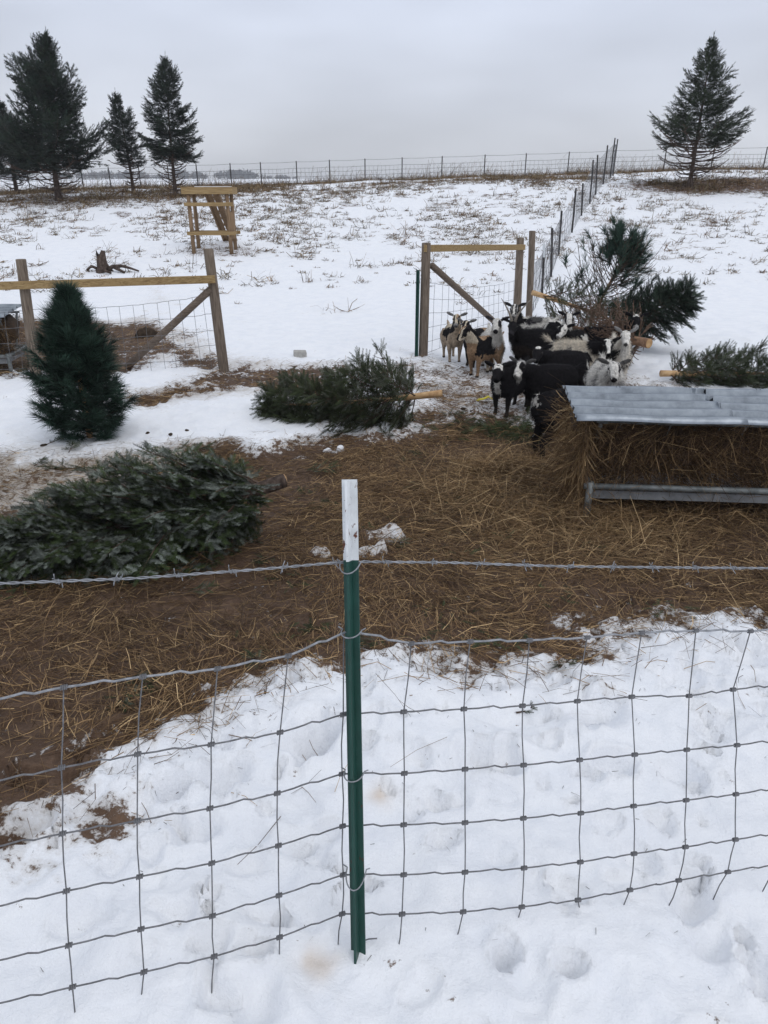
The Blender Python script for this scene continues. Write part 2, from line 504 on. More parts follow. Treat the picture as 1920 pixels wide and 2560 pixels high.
SNOW_PATCH = [(g2(830, 1158), .15, .12), (g2(800, 1190), .10, .07), (g2(690, 1195), .07, .05)]
def masks(X, Y):
    wob = fbm(X, Y, .5, 4, 11) * .42 * sstep(Y, .5, 2.0) + fbm(X, Y, .12, 3, 21) * .26
    sd = poly_sd(X, Y, P_MAIN)
    bare = np.clip(.52 - (sd + wob) / .58, 0, 1)
    inp = np.clip(.5 - poly_sd(X, Y, P_PATCHY) / .5, 0, 1)
    bare = bare * (1 - inp * .62)
    dirt = np.clip(.66 - (sd + wob) / .5, 0, .9)
    dirt = np.maximum(dirt, inp * .42)
    for P, amt, w in ((P_PATH, .8, .45), (P_FEED2, .85, .6)):
        q = poly_sd(X, Y, P)
        bare = np.maximum(bare, np.clip(.5 - (q + wob * 1.4) / w, 0, 1) * amt)
        dirt = np.maximum(dirt, np.clip(.6 - q / 1.0, 0, .6))
    q = poly_sd(X, Y, P_GOAT)
    gm = np.clip(.5 - (q + wob) / .8, 0, 1)
    bare = np.maximum(bare, gm * .46)
    dirt = np.maximum(dirt, gm * .62)
    q = poly_sd(X, Y, P_TRAIL)
    dirt = np.maximum(dirt, np.clip(.5 - (q + wob) / 1.2, 0, 1) * .5)
    # small patches of old snow showing through the hay behind the post
    for p, rx, ry in SNOW_PATCH:
        q = ((X - p.x) / rx) ** 2 + ((Y - p.y) / ry) ** 2 + fbm(X, Y, .08, 2, 55) * 1.2
        k = np.clip(1.3 - q, 0, 1)
        bare = bare * (1 - .66 * k); dirt = np.maximum(dirt * (1 - .3 * k), .3 * k)
    return bare, dirt

TREES_PX = {'big': (148, 503), 'edge': (44, 488), 'small': (334, 480), 'thin': (440, 492), 'lone': (1724, 463)}
TREE_P = {k: G(*v) for k, v in TREES_PX.items()}
STAND_P = g2(452, 552)
def litter(X, Y):
    out_ = np.zeros_like(X)
    for k, (rx, ry, ox) in {'big': (4.2, 2.2, .6), 'edge': (2.5, 2.0, 0), 'small': (2.6, 1.6, .4), 'thin': (2.6, 1.6, 0), 'lone': (4.0, 2.0, 1.0)}.items():
        p = TREE_P[k]
        d = np.sqrt(((X - p.x - ox) / rx) ** 2 + ((Y - p.y - .3) / ry) ** 2)
        out_ = np.maximum(out_, np.clip(1.35 - d, 0, .85) * (1.0 if k in ('lone',) else .70))
    d = np.sqrt(((X - STAND_P.x - .3) / 1.4) ** 2 + ((Y - STAND_P.y - .3) / .9) ** 2)
    out_ = np.maximum(out_, np.clip(1.15 - d, 0, .5))
    # scattered dark thatch on the upper slope
    th = fbm(X * .8, Y, .42, 3, 41) + .5 * fbm(X, Y, 3.5, 2, 43)
    out_ = np.maximum(out_, np.clip((th - .16) * 1.8, 0, .58) * sstep(Y, 15, 24) * (1 - sstep(Y, 44, 60)))
    out_ = np.maximum(out_, np.clip(.40 - np.abs(Y - 38.3) / 2.2, 0, .40))
    return out_

HOOF = []
for _ in range(420):
    a_ = _drng.uniform(-1.7, 2.0); b_ = 1.0 + 2.5 * _drng.random() ** .7
    HOOF.append((a_, b_, _drng.uniform(.014, .032), _drng.uniform(.014, .042), _drng.uniform(0, 3.14)))
def ground_z(X, Y, bare=None):
    if bare is None:
        bare, _ = masks(X, Y)
    near = 1 - sstep(Y, 9, 16)
    z = base_h(X, Y)
    z = z + .055 * (1 - bare) * near - .03 * near
    edge = np.clip(1 - np.abs(bare - .35) / .45, 0, 1)
    z = z + fbm(X, Y, .55, 3, 5) * .06 * (1 - bare * .5) * (near * .7 + .3)
    z = z + fbm(X, Y, .16, 3, 8) * (.022 + .060 * edge) * near * (1 - .5 * bare)
    z = z + np.abs(fbm(X, Y, .07, 2, 9)) * (.006 + .055 * edge) * near
    z = z + fbm(X, Y, 5.0, 3, 15) * .16 * sstep(Y, 12, 22)
    Xw = X + fbm(X, Y, .09, 2, 91) * .06; Yw = Y + fbm(X, Y, .09, 2, 92) * .06
    nr = np.nonzero((Y < 3.9) & (Y > .5) & (np.abs(X) < 2.4))[0]
    if len(nr):
        xn, yn, zn = Xw[nr], Yw[nr], np.zeros(len(nr))
        ordx = np.argsort(xn); xs_ = xn[ordx]
        for hx, hy, hr, hd, ha_ in HOOF:
            lo, hi = np.searchsorted(xs_, (hx - .09, hx + .09))
            k = ordx[lo:hi]
            dx, dy = xn[k] - hx, yn[k] - hy
            u_, v_ = dx * math.cos(ha_) + dy * math.sin(ha_), -dx * math.sin(ha_) + dy * math.cos(ha_)
            q = (u_ / (hr * 1.5)) ** 2 + (v_ / hr) ** 2
            zn[k] += -hd * np.exp(-q ** 3) + .25 * hd * np.exp(-(np.sqrt(q) - 1.35) ** 2 / .06)
        z = np.array(z, float); z[nr] += zn
    for p, r, d in DENTS:
        q = ((Xw - p.x) ** 2 + (Yw - p.y) ** 2 * 1.5) / (r * r)
        z = z - 2.0 * d * np.exp(-q ** 1.6) + .4 * d * np.exp(-(np.sqrt(q) - 1.45) ** 2 / .09)
    # pushed up snow by the path to the gate and along the cut pine
    return z

def build_ground():
    ys = [-2.5]
    while ys[-1] < 46:
        ys.append(ys[-1] + .0072 * (abs(ys[-1]) + 1.0 if ys[-1] > 0 else 6))
    ys = np.array(ys)
    s = np.linspace(-1, 1, 541)
    s = s * (.72 + .28 * s * s)
    Yg, Sg = np.meshgrid(ys, s, indexing='ij')
    Xg = Sg * (np.maximum(Yg, 0) * .95 + 3.0)
    X, Y = Xg.ravel(), Yg.ravel()
    bare, dirt = masks(X, Y)
    Z = ground_z(X, Y, bare)
    # keep the rim level with the surrounding land sheet
    n, m = Xg.shape
    idx = np.arange(n * m).reshape(n, m)
    F = np.stack([idx[:-1, :-1], idx[:-1, 1:], idx[1:, 1:], idx[1:, :-1]], -1).reshape(-1, 4)
    me = mesh_np('snowy_ground', np.stack([X, Y, Z], 1), F, smooth=True)
    set_f(me, 'bare', bare); set_f(me, 'dirt', dirt); set_f(me, 'litter', litter(X, Y))
    st = np.zeros_like(X)
    for p in STAINS:
        dd = np.hypot(X - p.x, Y - p.y) + fbm(X, Y, .05, 2, 77) * .03
        st = np.maximum(st, np.exp(-(np.maximum(dd, 0) / .035) ** 2) * .55)
    set_f(me, 'stain', st)
    link('snowy_ground', me, M['ground'], label='trampled snow ground with a muddy hay covered yard and snowy hill', kind='structure')
    # the land beyond and around, one big sheet a little lower
    yy = np.concatenate([np.linspace(-300, -2, 12), np.linspace(0, 60, 41), np.geomspace(64, 2400, 36)])
    xx = np.concatenate([-np.geomspace(2000, 40, 24), np.linspace(-36, 36, 25), np.geomspace(40, 2000, 24)])
    Yf, Xf = np.meshgrid(yy, xx, indexing='ij')
    Zf = base_h(Xf, Yf) - .12 - .25 * (1 - sstep(Yf, 40, 50)) + fbm(Xf, Yf, 120., 2, 55) * 2.0 * sstep(Yf, 90, 300)
    n, m = Xf.shape
    idx = np.arange(n * m).reshape(n, m)
    F = np.stack([idx[:-1, :-1], idx[:-1, 1:], idx[1:, 1:], idx[1:, :-1]], -1).reshape(-1, 4)
    me = mesh_np('distant_field', np.stack([Xf.ravel(), Yf.ravel(), Zf.ravel()], 1), F, smooth=True)
    for a in ('bare', 'dirt', 'stain', 'litter'):
        set_f(me, a, np.zeros(len(me.vertices)))
    link('distant_field', me, M['ground'], label='open snow covered farmland beyond the hill crest', kind='structure')
build_ground()

# ------------------------------------------------------------------ strands: hay and grass
def ribbons(P, ang, pitch, ln, wd, col, bend=.0, roll=None, segs=2):
    """P (n,3) centre base, ang heading, pitch elevation; returns V,F,C"""
    n = len(P)
    d = np.stack([np.cos(ang) * np.cos(pitch), np.sin(ang) * np.cos(pitch), np.sin(pitch)], 1)
    side = np.stack([-np.sin(ang), np.cos(ang), np.zeros(n)], 1)
    up = np.cross(d, side)
    if roll is not None:
        side = side * np.cos(roll)[:, None] + up * np.sin(roll)[:, None]
    V = np.zeros((n, (segs + 1) * 2, 3)); 
    bendv = side * 0
    rb = rng.normal(0, 1, n) * bend
    ru = rng.normal(0, 1, n) * bend * .5
    perp = np.stack([-np.sin(ang), np.cos(ang), np.zeros(n)], 1)
    for k in range(segs + 1):
        t = k / segs
        c = P + d * (ln * t)[:, None] + perp * (ln * rb * (t * t))[:, None] + up * (ln * ru * 4 * t * (1 - t))[:, None]
        w = wd * (1 - .35 * t)
        V[:, 2 * k] = c - side * (w / 2)[:, None]
        V[:, 2 * k + 1] = c + side * (w / 2)[:, None]
    nv = (segs + 1) * 2
    q = np.array([[2 * k, 2 * k + 1, 2 * k + 3, 2 * k + 2] for k in range(segs)])
    F = (np.arange(n)[:, None, None] * nv + q[None]).reshape(-1, 4)
    C = np.repeat(col, nv, axis=0)
    return V.reshape(-1, 3), F, C

HAY_A = np.array([(.048, .027, .015), (.12, .071, .034), (.24, .152, .073), (.41, .28, .14), (.62, .45, .25)])
def hay_colour(n, light=0.0, spread=1.0):
    t = np.clip(rng.beta(1.1, 2.7, n) * spread + light, 0, .999) * 4
    i = t.astype(int); f = (t - i)[:, None]
    return (HAY_A[i] * (1 - f) + HAY_A[np.minimum(i + 1, 4)] * f) * rng.uniform(.85, 1.15, (n, 1))

def join(parts):
    Vs, Fs, Cs, o = [], [], [], 0
    for V, F, C in parts:
        Vs.append(V); Fs.append(F + o); Cs.append(C); o += len(V)
    return np.concatenate(Vs), np.concatenate(Fs), np.concatenate(Cs)

def build_hay():
    n0 = 400000
    X = rng.uniform(-4.5, 5.0, n0); Y = 1.9 + (rng.random(n0) ** 1.15) * 6.3
    bare, dirt = masks(X, Y)
    patch = np.clip(.80 + fbm(X, Y, .8, 3, 31) * 1.4, .22, 1)
    left = 1 - .28 * sstep(-X, .2, 1.6) * (1 - sstep(Y, 3.0, 4.6)) - .10 * (1 - sstep(Y, 2.4, 3.3))
    acc = bare ** 1.5 * patch * np.clip(left, .12, 1)
    acc = np.maximum(acc, np.where((bare > .02), .06, 0))
    inview = np.abs(X) < Y * .62 + .9
    keep = (rng.random(n0) < acc) & inview
    X, Y, bare = X[keep], Y[keep], bare[keep]
    n = len(X)
    Z = ground_z(X, Y, bare)
    flow = fbm(X, Y, .9, 2, 61) * 5.0
    ang = flow + rng.normal(0, .75, n) + np.where(rng.random(n) < .5, 0, math.pi)
    ln = rng.gamma(2.2, .036, n) + .02
    wd = rng.uniform(.0014, .0040, n)
    lift = np.abs(rng.normal(0, .012, n)) * (.4 + bare)
    c = hay_colour(n, .0)
    tint = (fbm(X, Y, 1.1, 2, 71) + .5)[:, None]
    c = c * (.70 + .6 * tint) * (1 + .18 * sstep(X, -.6, 1.4))[:, None]
    P = np.stack([X, Y, Z + .003 + lift], 1)
    parts = [ribbons(P, ang, rng.normal(.02, .10, n), ln, wd, c, .16, rng.uniform(-1.2, 1.2, n))]
    # loose pale mounds of fresh hay
    for (px, py, sp, cnt, hgt) in ((1080, 1010, .26, 2600, .10), (1010, 1060, .3, 1600, .05), (1180, 1090, .35, 2200, .05), (1300, 1160, .5, 2600, .04), (1230, 1120, .4, 1500, .05)):
        p = g2(px, py)
        x = rng.normal(p.x, sp, cnt); y = rng.normal(p.y, sp * .7, cnt)
        rr = np.exp(-((x - p.x) ** 2 / (sp * sp) + (y - p.y) ** 2 / (sp * sp * .5)))
        z = ground_z(x, y) + rr * hgt * rng.random(cnt) + .006
        a = rng.normal(.9, .9, cnt) + np.where(rng.random(cnt) < .5, 0, math.pi)
        parts.append(ribbons(np.stack([x, y, z], 1), a, rng.normal(.05, .22, cnt), rng.gamma(3.5, .045, cnt) + .04, rng.uniform(.002, .0045, cnt), hay_colour(cnt, .22, .9), .15, rng.uniform(-1.2, 1.2, cnt)))
    # a few stray stalks on the snow near the edge
    cnt = 9000
    x = rng.uniform(-2.2, 2.6, cnt); y = rng.uniform(1.5, 3.3, cnt)
    b, _ = masks(x, y)
    sdv = poly_sd(x, y, P_MAIN)
    k = (rng.random(cnt) < np.exp(-np.clip(sdv, 0, 9) / .15)) & (sdv > -.1)
    x, y = x[k], y[k]; cnt = len(x)
    parts.append(ribbons(np.stack([x, y, ground_z(x, y) + .006], 1), rng.uniform(0, 6.3, cnt), rng.normal(.05, .1, cnt), rng.gamma(3, .035, cnt) + .03, rng.uniform(.0015, .003, cnt), hay_colour(cnt, .0), .2, rng.uniform(-1, 1, cnt)))
    V, F, C = join(parts)
    me = mesh_np('hay_litter', V, F, C)
    link('hay_litter', me, M['hay'], label='loose brown hay strewn over the muddy yard', cat='hay', kind='stuff')
    # hay round the far feeder and along the path
    n0 = 26000
    X = rng.uniform(-9, 1.0, n0); Y = rng.uniform(7.5, 14, n0)
    bare, _ = masks(X, Y)
    keep = rng.random(n0) < bare * .9
    X, Y = X[keep], Y[keep]; n = len(X)
    V, F, C = ribbons(np.stack([X, Y, ground_z(X, Y) + .005 + np.abs(rng.normal(0, .01, n))], 1), rng.uniform(0, 6.3, n), rng.normal(.03, .12, n), rng.gamma(3, .04, n) + .05, rng.uniform(.003, .007, n), hay_colour(n, .03), .15, rng.uniform(-1, 1, n))
    me = mesh_np('hay_scatter', V, F, C)
    link('hay_scatter', me, M['hay'], label='trampled hay along the path and round the far feeder', cat='hay', kind='stuff')
build_hay()

GRASS = np.array([(.065, .038, .020), (.13, .083, .042), (.21, .145, .078), (.31, .225, .13)])
def build_grass():
    nt_ = 15000
    Y = 13.5 + 25.5 * rng.random(nt_) ** .62
    X = rng.uniform(-1, 1, nt_) * (Y * .62 + 2)
    dn = fbm(X, Y, 3.0, 3, 81) + .5
    keep = rng.random(nt_) < np.clip(dn * dn * 2.0 * (.25 + .75 * sstep(Y, 16, 28)), 0, 1)
    # the snowy strip right of the cross fence foot stays clean
    keep &= ~((X > 2.5) & (Y < 16.5))
    X, Y = X[keep], Y[keep]
    # crest and fence foot rows
    nc = 1500
    Xc = rng.uniform(-24, 24, nc); Yc = rng.normal(38.3, .8, nc)
    size = np.concatenate([rng.gamma(2.0, .042, len(X)) + .035, rng.gamma(2.5, .07, nc) + .08])
    X = np.concatenate([X, Xc]); Y = np.concatenate([Y, Yc])
    # under the trees
    for k in TREE_P:
        p = TREE_P[k]; q = 130
        X = np.concatenate([X, rng.normal(p.x + .4, 2.2, q)]); Y = np.concatenate([Y, rng.normal(p.y + .3, 1.1, q)])
        size = np.concatenate([size, rng.gamma(2.5, .06, q) + .08])
    m = len(X)
    Z = ground_z(X, Y)
    parts = []
    nb = 20
    ti = np.repeat(np.arange(m), nb)
    n = len(ti)
    r = size[ti] * rng.random(n) * .9
    th = rng.uniform(0, 6.28, n)
    px = X[ti] + r * np.cos(th) * 1.5; py = Y[ti] + r * np.sin(th)
    lie = rng.random(n) < .72
    wind = rng.normal(0.4, .9, n) + np.where(rng.random(n) < .35, math.pi, 0)
    pitch = np.where(lie, rng.uniform(.0, .5, n), rng.uniform(.6, 1.5, n))
    ln = size[ti] * rng.uniform(.5, 1.35, n)
    c = GRASS[rng.integers(0, 4, n)] * rng.uniform(.7, 1.15, (n, 1))
    tone = rng.uniform(.65, 1.15, m)[ti][:, None]
    red = rng.random(m)[ti][:, None]
    c = c * tone * (1 + (red - .5) * np.array([.25, 0, -.1]))
    V, F, C = ribbons(np.stack([px, py, Z[ti] - .01], 1), wind, pitch, ln, rng.uniform(.006, .018, n), c, .25, rng.uniform(-1.4, 1.4, n))
    parts.append((V, F, C))
    # tall wispy stems along the top fence
    n = 900
    x = np.concatenate([rng.uniform(-22, 22, 500), rng.normal(-13, 2.5, 150), rng.normal(3, 1.2, 120), rng.normal(11.5, 2, 130)]); y = rng.normal(38.2, .5, n)
    V, F, C = ribbons(np.stack([x, y, ground_z(x, y)], 1), rng.normal(0.2, .8, n), rng.uniform(.75, 1.5, n), rng.uniform(.3, .95, n), rng.uniform(.006, .012, n), GRASS[rng.integers(0, 3, n)], .3, rng.uniform(-1.4, 1.4, n))
    parts.append((V, F, C))
    V, F, C = join(parts)
    me = mesh_np('dry_grass', V, F, C)
    link('dry_grass', me, M['grass'], label='dry brown grass tufts poking through the snow on the hill', cat='grass', kind='stuff')
build_grass()

# ------------------------------------------------------------------ wires and posts
def jig(a, b, n, amp, sag=0.0, seed=0):
    """wire polyline from a to b with small crimps"""
    a, b = Vector(a), Vector(b)
    r_ = random.Random(seed)
    pts = []
    for i in range(n + 1):
        t = i / n
        p = a.lerp(b, t)
        p.z += -sag * 4 * t * (1 - t) + (r_.uniform(-amp, amp) if 0 < i < n else 0)
        pts.append(p)
    return pts

PR = dict(o=np.array([-.092, 1.3805, -.954]) + CAM, u=np.array([.977, .196, -.0845]), v=np.array([-.017, -.355, -.9346]))
PL = dict(o=np.array([-.092, 1.3805, -.954]) + CAM, u=np.array([.9525, .3028, -.031]), v=np.array([-.0286, -.320, -.947]))
def on_plane(x, y, P, off=0.0):
    n = np.cross(P['u'], P['v']); n /= np.linalg.norm(n)
    if n @ (CAM - P['o']) < 0: n = -n
    d = ray(x, y)
    t = ((P['o'] + n * off - CAM) @ n) / (d @ n)
    return Vector(CAM + d * t)

ZS = 960 / 1659.0
def pr(p): return on_plane(960 + p[0] * ZS, 1540 + p[1] * ZS, PR)
def pl(p): return on_plane(p[0] * ZS, 1540 + p[1] * ZS, PL)
GR = [[(118, 119), (372, 110), (628, 105), (877, 93), (1113, 72), (1347, 63), (1583, 66)],
      [(85, 414), (345, 402), (598, 388), (835, 368), (1070, 349), (1318, 345), (1508, 318)],
      [(88, 680), (350, 662), (603, 644), (845, 622), (1083, 599), (1308, 578), (1525, 558)],
      [(85, 902), (350, 893), (602, 874), (850, 852), (1078, 821), (1305, 796), (1520, 770)],
      [(85, 1118), (350, 1107), (605, 1089), (848, 1063), (1080, 1027), (1302, 998), (1518, 966)],
      [(78, 1288), (342, 1278), (595, 1257), (838, 1227), (1062, 1184), (1273, 1142), (1485, 1106)],
      [(65, 1392), (324, 1343), (576, 1312), (842, 1268), (1043, 1228), (1254, 1188), (1467, 1140)]]
GL = [[(-70, 370), (275, 308), (617, 262), (940, 228), (1245, 172)],
      [(-70, 725), (265, 655), (595, 597), (912, 555), (1210, 503), (1483, 425)],
      [(-70, 1008), (270, 940), (593, 885), (907, 831), (1198, 766), (1478, 682)],
      [(-65, 1268), (287, 1188), (603, 1126), (915, 1068), (1203, 992), (1480, 908)],
      [(-60, 1500), (297, 1423), (609, 1353), (918, 1296), (1205, 1207), (1483, 1118)],
      [(-55, 1685), (313, 1603), (622, 1538), (925, 1471), (1208, 1388), (1478, 1287)],
      [(-40, 1775), (318, 1697), (617, 1629), (920, 1563), (1200, 1510), (1460, 1440)]]

def crimped(P, seed):
    """smooth wire through knots P with the little tension crimp between them"""
    r_ = random.Random(seed)
    out_ = []
    for i in range(len(P) - 1):
        a, b = P[i], P[i + 1]
        d = b - a
        for k in range(8):
            t = k / 8
            q = a + d * t
            w = {3: .5, 4: 1.0, 5: -.7, 6: -.2}.get(k, 0.0)
            q = q + Vector((0, 0, .0042 * w * r_.uniform(.6, 1.2)))
            out_.append(q)
    out_.append(P[-1])
    return out_

def stay_path(P, seed):
    r_ = random.Random(seed)
    out_ = []
    for i in range(len(P) - 1):
        a, b = P[i], P[i + 1]
        out_ += [a, a.lerp(b, .5) + Vector((r_.uniform(-.003, .003), r_.uniform(-.003, .003), 0))]
    out_.append(P[-1])
    return out_

def knot_mesh():
    mb = MB()
    for k in range(4):
        cx = -.0055 + k * .0037
        pts = [(cx + .0012 * math.sin(t), .0042 * math.cos(t), .0042 * math.sin(t)) for t in np.linspace(0, 2 * math.pi, 9)]
        mb.tube(pts, .0019, 5, cap=False)
    return mb.mesh('wire_knot', True)
KNOT = knot_mesh(); KNOT.materials.append(M['wire_dark'])

def front_fence():
    f = thing('woven_wire_fence', (0, 0, 0), 'galvanised woven wire fence tied behind the green and white steel post', 'fence')
    Kr = [[pr(p) for p in row] for row in GR]
    Kl = [[pl(p) for p in row] for row in GL]
    uR, uL = Vector(PR['u']) * .1524, Vector(PL['u']) * .1524
    NX = 9
    for row in Kr:
        for c in range(NX): row.append(row[-1] + uR + Vector((0, 0, .006)))
    for row in Kl:
        for c in range(6): row.insert(0, row[0] - uL)
    # both panels meet at the post, so each line wire is one run
    post_top = on_plane(872, 1577, PR)
    ends = [post_top]
    for r_i in range(6):
        left = list(Kl[r_i])
        if r_i == 0: left = left + [post_top]
        right = list(Kr[r_i])
        pre = left[0] - uL * .4; far = right[-1] + uR * .4
        rad = .0020 if r_i else .0026
        mb = MB()
        mb.tube(crimped([pre] + left + right + [far], r_i), rad, 6)
        mb.obj('line_wire', M['galv'] if r_i == 0 else M['wire_dark'], f, True)
        for K in (left, right):
            for j, p in enumerate(K):
                if r_i == 0 and p is post_top: continue
                o = link('wire_knot', KNOT, None, f)
                d = PR['u'] if K is right else PL['u']
                o.location = p
                o.rotation_euler = (0, -math.asin(d[2] / np.linalg.norm(d)) * 1.0, math.atan2(d[1], d[0]))
    for c in range(7 + NX):
        mb = MB(); P = [Kr[r_i][c] for r_i in range(7)]
        P[-1] = P[-1] + (P[-1] - P[-2]).normalized() * .06
        mb.tube(stay_path(P, c), .0016, 5); mb.obj('stay_wire', M['wire_dark'], f, True)
    for c in range(11):
        mb = MB(); P = [Kl[r_i][c] for r_i in range(7)]
        P[-1] = P[-1] + (P[-1] - P[-2]).normalized() * .06
        mb.tube(stay_path(P, 20 + c), .0016, 5); mb.obj('stay_wire', M['wire_dark'], f, True)
    P = [post_top + Vector((-.012, 0, -.01))] + [Kl[r_i][11] for r_i in range(1, 7)]
    P.append(P[-1] + Vector((-.008, 0, -.05)))
    mb = MB(); mb.tube(stay_path(P, 40), .0016, 5); mb.obj('stay_wire', M['wire_dark'], f, True)
    # broken bottom wire poking out beside the post
    o = link('wire_knot', KNOT, None, f, loc=P[-2], rot=(0, 0, .3))
    a = P[-2]
    mb = MB(); mb.tube([a + Vector((-.035, -.005, -.02)), a, a + Vector((.04, .01, .006)), a + Vector((.075, .012, .020)), a + Vector((.095, .012, .022))], .0017, 5)
    mb.obj('line_wire', M['wire_dark'], f, True)
    return Kr, Kl, post_top
KR, KL, POST_TOP = front_fence()
FENCE_BASE = [tuple(p) for p in KR[6]] + [tuple(p) for p in KL[6]]

def t_section(w=.035, d=.033, t=.0045):
    """T cross-section with the stem towards -y"""
    return [(-w / 2, .0), (-w / 2, t), (w / 2, t), (w / 2, .0), (t * .75, .0), (t * .55, -d), (-t * .55, -d), (-t * .75, .0)]

def t_post(name, base, top, label, cat, group, mat, tip_len=.0, tip_mat=None, w=.035, yaw=0.0, sink=.3, parent=None):
    base, top = Vector(base), Vector(top)
    ax = (top - base).normalized()
    th = thing(name, base, label, cat, group)
    x = Vector((math.cos(yaw), math.sin(yaw), 0)); x = (x - ax * x.dot(ax)).normalized()
    y = ax.cross(x)
    sec = t_section(w, w * .8, w * .14)
    n = len(sec)
    Ltot = (top - base).length
    def prism(a, b, sc=1.0):
        V = []
        for h in (a, b):
            for (sx, sy) in sec:
                V.append(x * sx * sc + y * (sy * sc + .01) + ax * h)
        F = [tuple((i, (i + 1) % n, n + (i + 1) % n, n + i)) for i in range(n)]
        F += [(0, 3, 2, 1), (0, 7, 4, 3), (4, 7, 6, 5)]
        F += [(n + 0, n + 1, n + 2, n + 3), (n + 0, n + 3, n + 4, n + 7), (n + 4, n + 5, n + 6, n + 7)]
        mb = MB(); mb.add(V, F); return mb
    prism(-sink, Ltot - tip_len).obj('post_body', mat, th)
    if tip_len:
        prism(Ltot - tip_len, Ltot, 1.02).obj('painted_tip', tip_mat, th)
    # studs along the face
    if w > .03 and tip_len and Ltot > 1 and name == 'fence_post':
        k = 0
        sm = MB(); sm.box((0, 0, 0), (.012, .006, .012)); me = sm.mesh('stud'); me.materials.append(mat)
    return th, ax, x, y, Ltot

def main_post():
    b = on_plane(893, 2412, PR, .018); t = on_plane(870, 1199, PR, .018)
    th, ax, x, y, Lt = t_post('fence_post', b, t, 'green steel fence post with a rusty white top in front of the yard', 'fence post', None, M['post_green'], .0, None, .0352, R(-14))
    # rebuild with the white tip cut at the photographed height
    q = on_plane(872, 1402, PR, .018)
    tip = (t - q).length
    for c in list(th.children): bpy.data.objects.remove(c)
    bpy.data.objects.remove(th)
    th, ax, x, y, Lt = t_post('fence_post', b, t, 'green steel fence post with a rusty white top in front of the yard', 'fence post', None, M['post_green'], tip, M['post_white'], .0352, R(-14))
    # wire ties round the post
    for h, drop in ((1.0 - (t - on_plane(872, 1577, PR, .018)).length / Lt, .012), ((on_plane(884, 1932, PR, .018) - b).length / Lt, .012), ((on_plane(888, 2178, PR, .018) - b).length / Lt, .034), (1 - tip / Lt - .004, .022)):
        c = ax * (Lt * h)
        pts = []
        for k in range(13):
            a = math.pi * k / 12
            pts.append(c + x * (-.0235 * math.cos(a)) - y * (.034 * math.sin(a) ** .7 - .012) - ax * (drop * math.sin(a)))
        pts = [c - x * .034 + y * .012 + ax * .006] + pts + [c + x * .032 + y * .012 + ax * .004]
        mb = MB(); mb.tube(pts, .0017, 5); mb.obj('wire_tie', M['galv'], th, True)
    return b, t
PB, PT = main_post()

def end_posts():
    for K, u, lab in ((KR[6][-1], PR['u'], 'green steel fence post at the far end of the woven wire past the feeder'), (KL[6][0], PL['u'], 'green steel fence post at the far end of the woven wire past the big fir')):
        b = Vector(K) + Vector(u) * (.06 if K is KR[6][-1] else -.06); b.z = gz(b.x, b.y)
        t = b + (PT - PB)
        t_post('fence_post', b, t, lab, 'fence post', None, M['post_green'], .19, M['post_white'], .0352, R(-14))
end_posts()

def barbed():
    a = on_plane(872, 1404, PR, -.012)
    r1, r2 = on_plane(1400, 1416, PR, -.012), on_plane(1960, 1421, PR, -.012)
    r0 = on_plane(1120, 1406, PR, -.012)
    l0 = on_plane(640, 1424, PL, -.012); l1 = on_plane(330, 1446, PL, -.012); l2 = on_plane(-60, 1461, PL, -.012)
    l3 = l2 - Vector(PL['u']) * .85; r3 = r2 + Vector(PR['u']) * 1.5
    key = [l3, l2, l1, l0, a, r0, r1, r2, r3]
    P = []
    for i in range(len(key) - 1):
        n = max(4, int((key[i + 1] - key[i]).length / .006))
        for k in range(n):
            P.append(key[i].lerp(key[i + 1], k / n))
    # smooth the bends except at the post
    for _ in range(30):
        P = [P[0]] + [(P[i - 1] + P[i] * 2 + P[i + 1]) / 4 for i in range(1, len(P) - 1)] + [P[-1]]
    th = thing('barbed_wire', (0, 0, 0), 'twisted barbed wire strand along the top of the woven fence', 'barbed wire')
    L_ = 0.0
    for ph in (0, math.pi):
        pts = []; L_ = 0
        for i, p in enumerate(P):
            if i: L_ += (p - P[i - 1]).length
            th_ = 2 * math.pi * L_ / .055 + ph
            pts.append(p + Vector((0, math.cos(th_), math.sin(th_))) * .0019)
        mb = MB(); mb.tube(pts, .0017, 5); mb.obj('strand', M['galv'], th, True)
    mb = MB()
    pts = [(.006 * math.cos(t) * (t / 14), .0045 * math.cos(t), .0045 * math.sin(t)) for t in np.linspace(0, 12, 22)]
    pts = [(-.004 + .0007 * i, .0045 * math.cos(t), .0045 * math.sin(t)) for i, t in enumerate(np.linspace(0, 12.5, 20))]
    mb.tube([(-.005, .010, .012)] + pts + [(.012, -.008, -.011)], .0011, 4)
    mb.tube([(-.006, -.006, .013), (-.004, .004, .003), (-.001, .003, -.004), (.004, .006, -.014)], .0011, 4)
    BM = mb.mesh('barb', True); BM.materials.append(M['galv'])
    L_, nx = 0, .05
    for i in range(1, len(P)):
        L_ += (P[i] - P[i - 1]).length
        if L_ > nx:
            nx += .118
            d = (P[i] - P[i - 1]).normalized()
            o = link('barb', BM, None, th, loc=P[i], rot=(random.uniform(0, 6), -math.asin(d.z), math.atan2(d.y, d.x)))
barbed()

def wood_post(base, height, r, name='post', parent=None, lean=(0, 0), mat='old_wood', sink=.15, n=14, seed=0, square=False):
    r_ = random.Random(seed)
    mb = MB()
    b = Vector(base); top = b + Vector((lean[0], lean[1], height))
    pts = [b - Vector((0, 0, sink)), b, b.lerp(top, .35), b.lerp(top, .7), top - Vector((0, 0, .006)), top]
    rad = [r * 1.06, r * 1.05, r * 1.01, r * .98, r * .95, r * .88]
    mb.tube(pts, rad, n)
    mb.v = [(x + r_.uniform(-.0025, .0025), y + r_.uniform(-.0025, .0025), z) for x, y, z in mb.v]
    return mb

